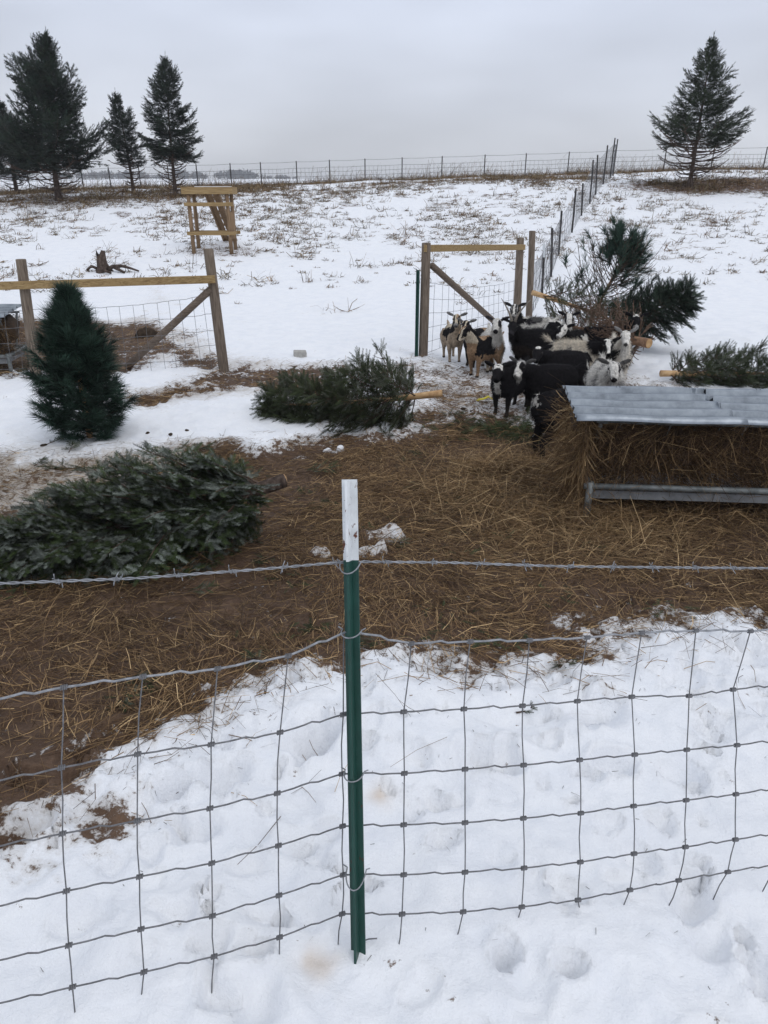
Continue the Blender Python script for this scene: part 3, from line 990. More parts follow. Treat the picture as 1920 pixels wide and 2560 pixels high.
def put_local(mb, origin):
    o = Vector(origin)
    mb.v = [tuple(Vector(p) - o) for p in mb.v]
    return mb

def mesh_panel(parent, a0, a1, b0, b1, nl, ns, rad=.0024, mat='far_wire', sag=.02, seed=0, spl=None, joined=False, amp=.006):
    """woven wire between post a (bottom a0, top a1) and post b; each line and stay a part"""
    a0, a1, b0, b1 = map(Vector, (a0, a1, b0, b1))
    org = parent.location
    fr = spl or [i / (nl - 1) for i in range(nl)]
    r_ = random.Random(seed)
    for i, t in enumerate(fr):
        mb = MB()
        mb.tube(jig(a0.lerp(a1, t), b0.lerp(b1, t), max(6, ns * 2), amp, sag * t, seed + i), rad, 4)
        put_local(mb, org).obj('line_wire', M[mat], parent)
    allmb = MB()
    for s in range(1, ns):
        u = s / ns + r_.uniform(-.12, .12) / ns
        p, q = a0.lerp(b0, u), a1.lerp(b1, u) - Vector((0, 0, sag * 4 * u * (1 - u)))
        mb = allmb if joined else MB()
        mid = [p.lerp(q, w) + Vector((r_.uniform(-amp, amp), r_.uniform(-amp, amp), 0)) for w in (.25, .5, .75)]
        mb.tube([p] + mid + [q], rad * .9, 4)
        if not joined:
            put_local(mb, org).obj('stay_wire', M[mat], parent)
    if joined:
        put_local(allmb, org).obj('stay_wires', M[mat], parent, kind='stuff')

def brace_fence_left():
    p1 = G(92, 950); p2 = G(560, 927)
    t1 = atY(52, 648, p1.y + .02); t2 = atY(521, 622, p2.y + .02)
    f = thing('wooden_fence', (p2.x, p2.y, p2.z), 'wooden brace fence with pale top rail behind the standing cut pine', 'fence')
    for i, (p, t, r) in enumerate(((p1, t1, .060), (p2, t2, .062))):
        mb = wood_post(p, t.z - p.z, r, lean=(t.x - p.x, t.y - p.y), seed=i)
        put_local(mb, p2).obj('post', M['old_wood'], f, True)
    rail_r = atY(538, 698, p2.y - .075); rail_l = atY(52, 713, p1.y - .075)
    ext = rail_l + (rail_l - rail_r) * .5
    mb = MB(); mb.beam(ext, rail_r, .038, .088)
    bevel(put_local(mb, p2).obj('top_rail', M['new_wood_x'], f), .005)
    bt = atY(528, 722, p2.y - .02); bb = G(318, 922); bb = Vector((bb.x, bb.y, bb.z + .02))
    mb = MB(); d = (bb - bt).normalized()
    mb.tube([bt, bt.lerp(bb, .5), bb], [.043, .045, .046], 12)
    put_local(mb, p2).obj('diagonal_brace', M['old_wood_x'], f, True)
    off = Vector((0, .075, 0))
    w_top1 = atY(72, 776, p1.y) + off; w_top2 = atY(535, 737, p2.y) + off
    mesh_panel(f, p1 + off, w_top1, p2 + off, w_top2, 6, 15, .0026, 'far_wire', .05, 1, spl=[.02, .16, .34, .54, .76, 1.0])
    l0 = p1 + (p1 - p2) * .35; lt = w_top1 + (p1 - p2) * .35
    mesh_panel(f, l0 + off, lt, p1 + off, w_top1, 6, 5, .0026, 'far_wire', .02, 2, spl=[.02, .16, .34, .54, .76, 1.0])
brace_fence_left()

def brace_fence_right():
    p1 = G(1058, 890); p2 = G(1291, 806)
    t1 = atY(1066, 607, p1.y + .0); t2 = atY(1301, 594, p2.y)
    f = thing('wooden_fence', tuple(p1), 'wooden brace fence with pale top rail behind the goats', 'fence')
    for i, (p, t, r) in enumerate(((p1, t1, .062), (p2, t2, .066))):
        mb = wood_post(p, t.z - p.z, r, lean=(t.x - p.x, t.y - p.y), seed=5 + i)
        put_local(mb, p1).obj('post', M['old_wood'], f, True)
    a = atY(1062, 621, p1.y - .07); b = atY(1311, 618, p2.y - .07)
    mb = MB(); mb.beam(a, b, .038, .088)
    bevel(put_local(mb, p1).obj('top_rail', M['new_wood_x'], f), .005)
    bt = atY(1080, 664, p1.y + .05); bb = Vector((p1.x + (p2.x - p1.x) * .78, p1.y + (p2.y - p1.y) * .78, gz(0, 11) + .03))
    mb = MB(); mb.tube([bt, bt.lerp(bb, .5), bb], [.043, .045, .046], 12)
    put_local(mb, p1).obj('diagonal_brace', M['old_wood_x'], f, True)
    off = Vector((.03, .08, 0))
    w1 = atY(1066, 707, p1.y) + off; w2 = atY(1294, 700, p2.y) + off
    mesh_panel(f, p1 + off, w1, p2 + off, w2, 6, 16, .0026, 'far_wire', .09, 3, spl=[.02, .18, .38, .58, .78, 1.0])
    # second tall post behind
    p3 = G(1322, 800); t3 = atY(1331, 577, p3.y)
    mb = wood_post(p3, t3.z - p3.z, .056, lean=(t3.x - p3.x, t3.y - p3.y), seed=9)
    put_local(mb, p3).obj('wooden_post', M['old_wood'], None, True, loc=tuple(p3), label='tall dark wooden post standing alone where the hill fence begins', cat='post')
    # bracing stub between the two posts
    # green steel post beside the left post
    g = G(1042, 892); gt = atY(1046, 675, g.y)
    t_post('gate_post', g, gt, 'dark green steel post beside the wooden brace post at the gateway', 'fence post', None, M['post_green'], 0, None, .05, R(20))
    return p3
P3 = brace_fence_right()

def hill_fence():
    spec = [(1356, 718, 1360, 610, 15.6), (1377, 692, 1380, 570, 17.4), (1396, 634, 1404, 527, 20), (1429, 584, 1440, 470, 22.5), (1453, 546, 1457, 458, 24.5), (1474, 511, 1483, 400, 26.5), (1489, 486, 1494, 387, 28), (1508, 455, 1519, 363, 30)]
    B, T = [], []
    for i, (bx, by, tx, ty, Y) in enumerate(spec):
        b = atY(bx, by, Y); b.z = gz(b.x, b.y) ; t = atY(tx, ty, Y)
        if t.z - b.z < .8: t.z = b.z + .95
        white = i == 0
        t_post('fence_post', b, t, 'steel post with a white tip at the foot of the hill fence' if white else 'thin dark steel post of the wire fence running up the snowy hill', 'fence post', 'posts of the hill fence', M['dark_post'], .26 if white else 0, M['post_white'] if white else None, .05, R(60), parent=None)
        B.append(b); T.append(t)
    # two more posts up to the crest
    for (bx, ty, Y) in ((1524, 374, 33.0), (1531, 374, 36.0)):
        b = atY(bx, 450, Y); b.z = gz(b.x, b.y); t = Vector((b.x + .02, b.y, b.z + 1.45))
        t_post('fence_post', b, t, 'thin dark steel post of the wire fence running up the snowy hill', 'fence post', 'posts of the hill fence', M['dark_post'], 0, None, .05, R(60))
        B.append(b); T.append(t)
    f = thing('woven_wire_fence', tuple(P3), 'woven wire fence climbing the snowy hill from the tall wooden post', 'fence')
    B = [P3 + Vector((.03, .05, 0))] + B
    T = [P3 + Vector((.03, .05, .95))] + T
    for i in range(len(B) - 1):
        h0 = B[i] + (T[i] - B[i]) * (.86 if i else 1.0); h1 = B[i + 1] + (T[i + 1] - B[i + 1]) * .86
        mesh_panel(f, B[i], h0, B[i + 1], h1, 6, 14, .004, 'far_wire', .03, 30 + i, joined=True, amp=.012)
hill_fence()

def crest_fence():
    xs = [(78, 488, 430), (209, 470, 425), (277, 465, 424), (352, 465, 420), (424, 465, 420), (495, 462, 412), (579, 460, 408), (654, 458, 408), (743, 457, 404), (825, 455, 402), (913, 453, 401), (1005, 450, 399), (1104, 448, 394), (1210, 445, 388), (1312, 441, 385), (1418, 440, 383), (1531, 438, 374), (1657, 437, 380), (1775, 436, 376), (1905, 436, 370), (2040, 436, 366)]
    Y = 38.0
    B, T = [], []
    for (x, by, ty) in xs:
        b = atY(x, by, Y); b.z = gz(b.x, b.y) - .03; t = atY(x + (x - 960) / 4600 * (by - ty), ty, Y)
        t.z = b.z + min(max(t.z - b.z, 1.05), 1.5)
        t_post('fence_post', b, t, 'slim dark steel post of the fence along the hill crest', 'fence post', 'posts of the crest fence', M['dark_post'], 0, None, .05, R(10))
        B.append(b); T.append(t)
    f = thing('woven_wire_fence', tuple(B[0]), 'woven wire fence with a top strand along the hill crest', 'fence')
    B = [B[0] + Vector((-8, 0, 0))] + B; T = [T[0] + Vector((-8, 0, 0))] + T
    for lv in (.02, .17, .34, .52, .70, .96):
        pts = []
        for i in range(len(B)):
            p = B[i].lerp(T[i], lv); pts.append(p)
            if i + 1 < len(B):
                q = B[i + 1].lerp(T[i + 1], lv); m_ = p.lerp(q, .5); m_.z -= .02; pts.append(m_)
        mb = MB(); mb.tube(pts, .0065, 4); put_local(mb, B[1]).obj('line_wire', M['far_wire'], f)
    mb = MB()
    for i in range(len(B) - 1):
        n = max(3, int((B[i + 1] - B[i]).length / .19))
        for k in range(1, n):
            u = k / n
            mb.tube([B[i].lerp(B[i + 1], u), (B[i].lerp(T[i], .70)).lerp(B[i + 1].lerp(T[i + 1], .70), u)], .0045, 3)
    put_local(mb, B[1]).obj('stay_wires', M['far_wire'], f, kind='stuff')
crest_fence()

# ------------------------------------------------------------------ wooden climbing stand
def stand():
    c = STAND_P
    Y0 = c.y
    fl = atY(487, 650, Y0); fr = atY(580, 645, Y0)
    fl.z, fr.z = gz(fl.x, fl.y), gz(fr.x, fr.y)
    w = fr.x - fl.x; D = .58
    o = Vector(((fl.x + fr.x) / 2, Y0, min(fl.z, fr.z)))
    top = atY(520, 482, Y0).z - o.z
    th = thing('climbing_stand', tuple(o), 'tall wooden goat climbing stand with a ramp on the snowy slope', 'stand')
    hx = w / 2
    for sx in (-1, 1):
        for sy in (0, 1):
            zb = gz(o.x + sx * hx, Y0 + sy * D) - o.z
            mb = MB(); mb.tube([(sx * hx, sy * D, zb - .15), (sx * hx, sy * D, (zb + top) / 2), (sx * hx, sy * D, top)], [.052, .05, .048], 10)
            mb.obj('leg', M['new_wood_z'], th, True)
    mb = MB(); mb.box((0, -.06, top + .035), (w + .30, .04, .13)); bevel(mb.obj('front_fascia', M['new_wood_x'], th), .004)
    mb = MB(); mb.box((0, D + .06, top + .035), (w + .30, .04, .13)); mb.obj('back_fascia', M['new_wood_x'], th)
    for sx in (-1, 1):
        mb = MB(); mb.box((sx * (w / 2 + .13), D / 2, top + .035), (.04, D + .08, .13)); mb.obj('side_fascia', M['new_wood_x'], th)
    for k in range(8):
        mb = MB(); mb.box((0, -.05 + (k + .5) * (D + .10) / 8, top + .118), (w + .32, (D + .10) / 8 - .012, .034)); mb.obj('deck_board', M['new_wood_x'], th)
    sn = MB(); sn.box((.1, D * .5, top + .145), (w * .9, D * .6, .02)); sn.obj('snow_cap', M['snow_clod'], th)
    for (z, y, nm) in ((top - .27, -.07, 'upper_rail'), (top * .36, -.07, 'lower_rail'), (top * .36, D + .07, 'lower_rail')):
        mb = MB(); mb.box((.02, y, z), (w + .26, .04, .09)); bevel(mb.obj(nm, M['new_wood_x'], th), .004)
    mb = MB(); mb.beam((hx + .075, -.02, top * .28), (hx + .075, -.02, top * .70), .12, .03, (0, 1, 0)); mb.obj('side_board', M['new_wood_z'], th)
    for sx in (-1, 1):
        mb = MB(); mb.beam((sx * (hx + .06), 0, top * .36), (sx * (hx + .06), D, top * .36), .03, .09); mb.obj('side_rail', M['new_wood_x'], th)
    # ramp: two side boards with cleats, coming down behind
    a = Vector((-.02, D + .05, top - .02)); b = Vector((.16, D + 1.1, gz(o.x + .16, Y0 + D + 1.1) - o.z + .03))
    ra = thing('ramp', (0, 0, 0), None, None); ra.parent = th
    side = Vector((1, 0, 0))
    nrm = (b - a).normalized().cross(side).normalized()
    for s in (-1, 1):
        mb = MB(); mb.beam(a + side * s * .165, b + side * s * .165, .04, .14, nrm); mb.obj('ramp_rail', M['new_wood_z'], ra)
        mb = MB(); mb.beam(a + side * s * .082, b + side * s * .082, .135, .022, nrm); mb.obj('ramp_plank', M['new_wood_z'], ra)
    for k in range(7):
        p = a.lerp(b, (k + .6) / 7.2)
        mb = MB(); mb.beam(p - side * .15 - nrm * .03, p + side * .15 - nrm * .03, .04, .035, nrm); mb.obj('cleat', M['new_wood_z'], ra)
stand()

# ------------------------------------------------------------------ conifers
def unit(v):
    v = np.asarray(v, float)
    return v / np.maximum(np.linalg.norm(v, axis=-1, keepdims=True), 1e-9)

def instance(TV, TF, pos, dx, dn, sc, col, wsc=None):
    """place template (x along dx, z along dn)"""
    pos, dx = np.asarray(pos), unit(dx)
    dn = np.asarray(dn) - dx * np.sum(dx * np.asarray(dn), 1, keepdims=True)
    dn = unit(dn)
    dy = np.cross(dn, dx)
    n, k = len(pos), len(TV)
    sc = np.asarray(sc)[:, None, None]
    w = sc if wsc is None else np.asarray(wsc)[:, None, None]
    V = pos[:, None, :] + TV[None, :, 0:1] * dx[:, None, :] * sc + TV[None, :, 1:2] * dy[:, None, :] * w + TV[None, :, 2:3] * dn[:, None, :] * w
    F = (np.arange(n)[:, None, None] * k + TF[None]).reshape(-1, TF.shape[1])
    C = np.repeat(np.asarray(col)[:, None, :], k, 1)
    return V.reshape(-1, 3), F, C

def frond_template(n=12, ln=.30, wd=.075, fwd=.75, seed=1, tipb=True):
    r_ = np.random.default_rng(seed)
    V, F = [], []
    for j in range(n):
        x0 = .05 + .9 * j / n
        a = (j % 3) * 2.1 + r_.uniform(-.4, .4)
        if j % 4 < 3: a = (0 if j % 2 else math.pi) + r_.uniform(-.6, .6)
        d = np.array([fwd, math.cos(a) * .7, math.sin(a) * .55]); d /= np.linalg.norm(d)
        l = ln * r_.uniform(.75, 1.2) * (1 - .35 * x0)
        b = np.array([x0, 0, 0])
        s = np.array([1, 0, 0]) * wd
        i = len(V)
        V += [b - s * .5, b + s * .5, b + d * l]
        F.append((i, i + 1, i + 2))
    if tipb:
        i = len(V)
        V += [np.array([.7, -.05, 0]), np.array([.7, .05, 0]), np.array([1.12, 0, 0])]
        F.append((i, i + 1, i + 2))
    return np.array(V), np.array(F)

def fir_template(n=17, ln=.17, wd=.022, seed=2):
    """flat fir spray: comb of needles left and right with some on top"""
    r_ = np.random.default_rng(seed)
    V, F = [], []
    for j in range(n):
        x0 = .04 + .93 * j / n
        taper = 1 - .45 * (x0 ** 2)
        for a in (.0, math.pi, r_.uniform(.7, 2.4)):
            a = a + r_.uniform(-.35, .35) + (.25 if a < 1 else -.25)
            d = np.array([.55, math.cos(a) * .85, abs(math.sin(a)) * .6]); d /= np.linalg.norm(d)
            l = ln * r_.uniform(.8, 1.15) * taper
            b = np.array([x0, 0, 0]); s = np.array([1, 0, 0]) * wd
            i = len(V); V += [b - s, b + s, b + d * l]; F.append((i, i + 1, i + 2))
    i = len(V)
    V += [np.array([0, -.012, 0]), np.array([0, .012, 0]), np.array([1.0, .004, 0]), ]
    F.append((i, i + 1, i + 2))
    return np.array(V), np.array(F)

def pine_template(n=34, seed=3, spread=.75):
    r_ = np.random.default_rng(seed)
    V, F = [], []
    for j in range(n):
        a = r_.uniform(0, 6.28); sp = r_.uniform(.12, 1.0) * spread
        d = np.array([1.0, math.cos(a) * sp, math.sin(a) * sp]); d /= np.linalg.norm(d)
        b = np.array([r_.uniform(-.45, .15), 0, 0])
        l = r_.uniform(.75, 1.1)
        s = np.cross(d, np.array([math.cos(a + 1), .3, math.sin(a)])); s = s / np.linalg.norm(s) * .026
        i = len(V); V += [b - s, b + s, b + d * l + np.array([0, 0, -.06])]; F.append((i, i + 1, i + 2))
    return np.array(V), np.array(F)

FROND = frond_template(14, .36, .10)
FIR = fir_template(12, .24, .026)
FIRX = fir_template(10, .30, .034, 8)
PINE = pine_template(20, 3, .8)

def branch_path(b0, d0, ln, up, droop, upturn, n=7, wob=0.0, r_=None):
    pts = []
    off = np.zeros(3)
    for k in range(n + 1):
        s = k / n
        if wob and k: off = off + r_.normal(0, wob * ln / n, 3)
        pts.append(b0 + d0 * ln * s + up * ln * (-droop * s * (1.6 - s) + upturn * s * s * s) + off)
    return np.array(pts)

def lerp_path(P, s):
    x = np.clip(s, 0, 1) * (len(P) - 1)
    i = np.minimum(x.astype(int), len(P) - 2); f = (x - i)[:, None]
    return P[i] * (1 - f) + P[i + 1] * f, unit(P[i + 1] - P[i])

class Conifer:
    def __init__(s, seed):
        s.r = np.random.default_rng(seed)
        s.wood = Wood()
        s.pos, s.dx, s.dn, s.sc, s.col = [], [], [], [], []
    def branch(s, b0, d0, ln, up, droop=.15, upturn=.2, r0=.012, twigs=10, twig_len=.35, frond=.2, nf=4, base=.15, green=1.0, colf=None, wob=.05, ang=.85, wood=True, twigwood=False, clamp=None, tuft=False):
        P = branch_path(np.asarray(b0, float), unit(d0), ln, np.asarray(up, float), droop, upturn, 7, wob, s.r)
        if clamp is not None: P[:, 2] = np.maximum(P[:, 2], clamp(P[:, 0], P[:, 1]) + .012)
        if wood:
            s.wood.tube([tuple(p) for p in P[::1]], list(np.linspace(r0, r0 * .25, len(P))), 5, cap=False)
        if twigs <= 0: return P
        sv = base + (1 - base) * (np.arange(twigs) + s.r.random(twigs) * .8) / twigs
        Q, T = lerp_path(P, sv)
        side = np.cross(T, np.asarray(up, float)); side = unit(side)
        nrm = np.cross(side, T)
        sg = np.where(np.arange(twigs) % 2, 1.0, -1.0)
        a = ang * s.r.uniform(.75, 1.25, twigs)
        D = T * np.cos(a)[:, None] + side * (np.sin(a) * sg)[:, None] + nrm * s.r.normal(0, .18, twigs)[:, None]
        L = twig_len * ln * (1.05 - .75 * sv) * s.r.uniform(.6, 1.25, twigs)
        for i in range(twigs):
            tw = Q[i] + np.outer(np.linspace(0, 1, 4), D[i] * L[i])
            tw[:, 2] += np.array([0, -.02, -.03, -.01]) * L[i] * 2
            if clamp is not None: tw[:, 2] = np.maximum(tw[:, 2], clamp(tw[:, 0], tw[:, 1]) + .01)
            if twigwood: s.wood.tube([tuple(p) for p in tw], [r0 * .55, r0 * .45, r0 * .35, r0 * .2], 4, cap=False)
            if s.r.random() > green: continue
            m_ = max(1, int(round(nf * (.5 + L[i] / max(1e-6, twig_len * ln)))))
            st = (np.arange(m_) + .3 + s.r.random(m_) * .5) / m_
            p, t_ = lerp_path(tw, st)
            sd = unit(np.cross(t_, nrm[i][None]))
            aa = s.r.uniform(.2, .8, m_) * np.where(np.arange(m_) % 2, 1, -1)
            dd = t_ * np.cos(aa)[:, None] + sd * np.sin(aa)[:, None] + s.r.normal(0, .14, (m_, 3))
            s._add(p, dd, np.repeat(nrm[i][None], m_, 0) + s.r.normal(0, .35, (m_, 3)), frond * s.r.uniform(.7, 1.25, m_), colf, m_)
            s._add(tw[-1:], D[i][None], nrm[i][None], np.array([frond]), colf, 1)
        # tip
        if s.r.random() < green:
            q, t_ = lerp_path(P, np.array([.72, .84, .93, 1.0]))
            s._add(q, t_ + s.r.normal(0, .15, (4, 3)), np.repeat(nrm[-1][None], 4, 0), frond * np.array([1, 1, 1, 1.05]), colf, 4)
        return P
    def _add(s, p, d, n, sc, colf, m_):
        s.pos.append(p); s.dx.append(d); s.dn.append(n); s.sc.append(np.asarray(sc)); s.col.append(colf(s.r, m_))
    def foliage(s, T, wsc=None):
        V, F, C = instance(T[0], T[1], np.concatenate(s.pos), np.concatenate(s.dx), np.concatenate(s.dn), np.concatenate(s.sc), np.concatenate(s.col))
        return V, F, C.reshape(-1, 3)

def spruce_col(r_, n):
    base = np.array([.018, .027, .018])
    return base * r_.uniform(.55, 1.5, (n, 1)) * np.array([1, 1, 1]) + r_.normal(0, .002, (n, 3)).clip(-.004, .004)
def lone_col(r_, n):
    return np.array([.026, .036, .019]) * r_.uniform(.55, 1.6, (n, 1))
def fir_col(r_, n):
    c = np.where(r_.random((n, 1)) < .42, np.array([[.165, .185, .16]]), np.array([[.038, .055, .020]]))
    return c * r_.uniform(.3, 1.5, (n, 1))
def grey_fir_col(r_, n):
    c = np.where(r_.random((n, 1)) < .3, np.array([[.095, .105, .075]]), np.array([[.042, .054, .024]]))
    return c * r_.uniform(.55, 1.35, (n, 1))
def dark_fir_col(r_, n):
    return np.array([.022, .034, .022]) * r_.uniform(.4, 2.0, (n, 1))
def wpine_col(r_, n):
    return np.array([.028, .053, .038]) * r_.uniform(.2, 2.1, (n, 1))

UPV = np.array([0, 0, 1.0])
def spruce(key, H, prof, crown0, nb, label, seed, lean=(0, 0), colf=spruce_col, droop=.10, upturn=.28, elev=(.05, .75), bare=26, frond=.34, asym=None, trunk_r=.14, tw=11, up_tw=.42, nf=4):
    p = TREE_P[key]
    th = thing('spruce_tree', tuple(p), label, 'tree', None)
    c = Conifer(seed)
    lean = np.array([lean[0], lean[1], 0.0])
    def trunk(t): return np.array([0, 0, 1.0]) * (H * t) + lean * t * t
    tr = MB()
    tr.tube([tuple(trunk(t) - (np.array([0, 0, .2]) if t == 0 else 0)) for t in (0, .015, .05, .15, .35, .6, .8, .93, 1.0)], [trunk_r * 1.7, trunk_r * 1.35, trunk_r * 1.0, trunk_r * .85, trunk_r * .66, trunk_r * .4, trunk_r * .2, trunk_r * .09, .008], 9)
    tr.obj('trunk', M['bark'], th, True)
    xs, ys = zip(*prof)
    ga = 2.39996
    for i in range(nb):
        t = crown0 + (1 - crown0) * ((i + .5) / nb) ** 1.08 * .985
        ln = np.interp(t, xs, ys) * H * c.r.choice([.55, .75, .9, 1.0, 1.15, 1.25]) * c.r.uniform(.9, 1.1)
        az = i * ga + c.r.uniform(-.35, .35)
        if asym is not None: ln *= 1 + asym(t, az)
        u = (t - crown0) / (1 - crown0)
        e = elev[0] + (elev[1] - elev[0]) * u + c.r.normal(0, .07)
        d = np.array([math.cos(az) * math.cos(e), math.sin(az) * math.cos(e), math.sin(e)])
        c.branch(trunk(t), d, ln, UPV, droop * (1 - u), upturn, trunk_r * .16 * (1.1 - t), max(4, int(tw * (.35 + 1.1 * ln / (max(ys) * H)))), up_tw, frond * float(np.clip(.45 + .4 * ln, .5, 1.0)), nf * (.6 + .7 * ln / (max(ys) * H)), .12, 1.0, colf, .04)
    # leader
    for k in range(6):
        c._add(np.array([trunk(.955 + .008 * k)]), np.array([[c.r.normal(0, .25), c.r.normal(0, .25), 1.0]]), np.array([[1.0, 0, 0]]), np.array([frond * .55]), colf, 1)
    c._add(np.array([trunk(.985)]), np.array([[.1, 0, 1.0]]), np.array([[1.0, 0, 0]]), np.array([frond * 1.1]), colf, 1)
    V, F, C = c.foliage(FROND)
    link('crown', mesh_np('crown', V, F, C), M['fol'], th)
    c.wood.obj('crown_branches', M['twig'], th)
    # dead lower boughs
    d_ = Conifer(seed + 500)
    for i in range(bare):
        t = .05 + (crown0 + .04 - .05) * (i + .5) / bare
        ln = np.interp(crown0 + .02, xs, ys) * H * d_.r.uniform(.5, 1.15) * (.6 + .45 * t / crown0)
        az = i * ga + d_.r.uniform(-.3, .3)
        e = d_.r.normal(.10, .10)
        dd = np.array([math.cos(az) * math.cos(e), math.sin(az) * math.cos(e), math.sin(e)])
        d_.branch(trunk(t), dd, ln, UPV, .10, .22, .028, 8, .30, .1, 1, .35, 0.0, colf, .06, ang=.6, twigwood=True)
    d_.wood.obj('dead_branches', M['twig'], th)

def build_spruces():
    def Hpx(key, ytop):
        p = TREE_P[key]; x, y = TREES_PX[key]
        return atY(x, ytop, p.y).z - p.z
    spruce('big', Hpx('big', 92), [(.18, .30), (.28, .31), (.4, .235), (.5, .215), (.6, .19), (.7, .135), (.85, .085), (.95, .03), (1, .01)], .215, 104, 'largest dark spruce with dense irregular crown beside three smaller spruces', 101, (.55, 0), elev=(-.02, 1.0), upturn=.38, frond=.36, tw=13,
           asym=lambda t, az: (.25 if (abs(t - .62) < .05 and math.cos(az) < -.6) else 0) + (.22 if (t < .36 and math.cos(az) > .5) else 0), trunk_r=.12, up_tw=.42, nf=4.5)
    spruce('edge', Hpx('edge', 262), [(.2, .30), (.35, .30), (.6, .22), (.8, .11), (1, .01)], .24, 64, 'short dense spruce standing close beside the largest spruce', 102, elev=(0, .9), frond=.34, trunk_r=.09, bare=14)
    spruce('small', Hpx('small', 238), [(.26, .20), (.36, .21), (.5, .19), (.65, .145), (.8, .10), (.92, .05), (1, .01)], .30, 60, 'smallest spruce with crooked trunk and bare curving lower boughs', 103, (-.25, 0), elev=(-.05, .7), frond=.30, trunk_r=.07, bare=24, tw=10, nf=4)
    spruce('thin', Hpx('thin', 150), [(.30, .19), (.42, .205), (.5, .19), (.62, .165), (.75, .13), (.87, .075), (.95, .035), (1, .01)], .32, 76, 'tall open spruce with a long bare lower trunk next to the climbing stand', 104, (.15, 0), elev=(-.25, .7), droop=.14, frond=.32, trunk_r=.075, bare=34, tw=11, nf=4)
    spruce('lone', Hpx('lone', 100), [(.29, .33), (.36, .31), (.42, .25), (.52, .205), (.65, .165), (.78, .105), (.88, .06), (.96, .025), (1, .01)], .30, 84, 'lone spruce on the hill crest above a patch of brown needles', 105, (.0, 0), colf=lone_col, elev=(-.04, .75), droop=.08, upturn=.22, frond=.31, trunk_r=.085, bare=46, tw=11, nf=4.5)
build_spruces()

_gx, _gy = np.arange(-7, 9, .04), np.arange(1.5, 15, .04)
_GXX, _GYY = np.meshgrid(_gx, _gy)
_GZ = ground_z(_GXX.ravel(), _GYY.ravel()).reshape(_GXX.shape)
def gclamp(x, y):
    """height of the finished ground from a lookup table"""
    x = np.atleast_1d(np.asarray(x, float)); y = np.atleast_1d(np.asarray(y, float))
    i = np.clip(((x + 7) / .04).astype(int), 0, len(_gx) - 1); j = np.clip(((y - 1.5) / .04).astype(int), 0, len(_gy) - 1)
    return _GZ[j, i]

def cut_tree(name, butt, tip, prof, nb, label, seed, T, colf, frond, elev=.6, tw=9, twl=.45, nf=4, trunk_r=.04, start=.12, trunk_mat='bark', droop=.12, upturn=.05, green=1.0, twigwood=False, wood_mat='twig', grav=.25, clamp=True, stub=None, cut_face=True, rmin=.2, wob=.05, group=None, green_fn=None, ang=.85, upaxis=None, rbr=.004):
    butt, tip = np.array(butt, float), np.array(tip, float)
    ax = unit(tip - butt); Lt = np.linalg.norm(tip - butt)
    e1 = unit(np.cross(ax, UPV)) if abs(ax[2]) < .95 else np.array([1.0, 0, 0]); e2 = np.cross(e1, ax)
    if abs(ax[2]) < .95 and e2[2] < 0: e2 = -e2
    th = thing(name, tuple(butt), label, 'cut tree', group)
    c = Conifer(seed)
    xs, ys = zip(*prof)
    bend = c.r.normal(0, .012, 3) * Lt
    def trunk(t): return ax * Lt * t + bend * math.sin(math.pi * t)
    mb = MB(); mb.tube([tuple(trunk(t)) for t in (0, .04, .2, .4, .6, .8, .95, 1)], [trunk_r, trunk_r * .98, trunk_r * .85, trunk_r * .68, trunk_r * .5, trunk_r * .3, trunk_r * .12, .003], 10)
    mb.obj('trunk', M[trunk_mat], th, True)
    if cut_face:
        mb = MB(); mb.tube([tuple(-ax * .004), tuple(ax * .001)], [trunk_r * .9, trunk_r * .93], 12); mb.obj('cut_face', M['peeled'], th)
    cl = (lambda x, y: gclamp(x + butt[0], y + butt[1]) - butt[2]) if clamp else None
    for i in range(nb):
        t = start + (1 - start) * (i + .5) / nb * .97
        az = i * 2.39996 + c.r.uniform(-.4, .4)
        ln = np.interp(t, xs, ys) * Lt * c.r.uniform(.7, 1.15)
        e = (elev if not isinstance(elev, tuple) else elev[0] + (elev[1] - elev[0]) * t) + c.r.normal(0, .1)
        rad = e1 * math.cos(az) + e2 * math.sin(az)
        d = rad * math.cos(e) + ax * math.sin(e) - UPV * grav * (0.5 if rad[2] > 0 else .2)
        g_ = green if green_fn is None else green_fn(t)
        upv = ax * .6 + UPV * .4 if upaxis is None else upaxis
        c.branch(trunk(t), d, max(ln, .08), upv, droop, upturn, max(rbr, trunk_r * .22 * (1.1 - t)), max(3, int(tw * (.4 + .8 * ln / (max(ys) * Lt)))), twl, frond, nf, rmin, g_, colf, wob, ang, True, twigwood, cl)
    if c.pos:
        V, F, C = c.foliage(T)
        if clamp:
            zz = gclamp(V[:, 0] + butt[0], V[:, 1] + butt[1]) - butt[2] + .004
            V[:, 2] = np.maximum(V[:, 2], zz)
        link('crown', mesh_np('crown', V, F, C), M['fol'], th)
    if c.wood.v:
        c.wood.obj('branches', M[wood_mat], th)
    return th

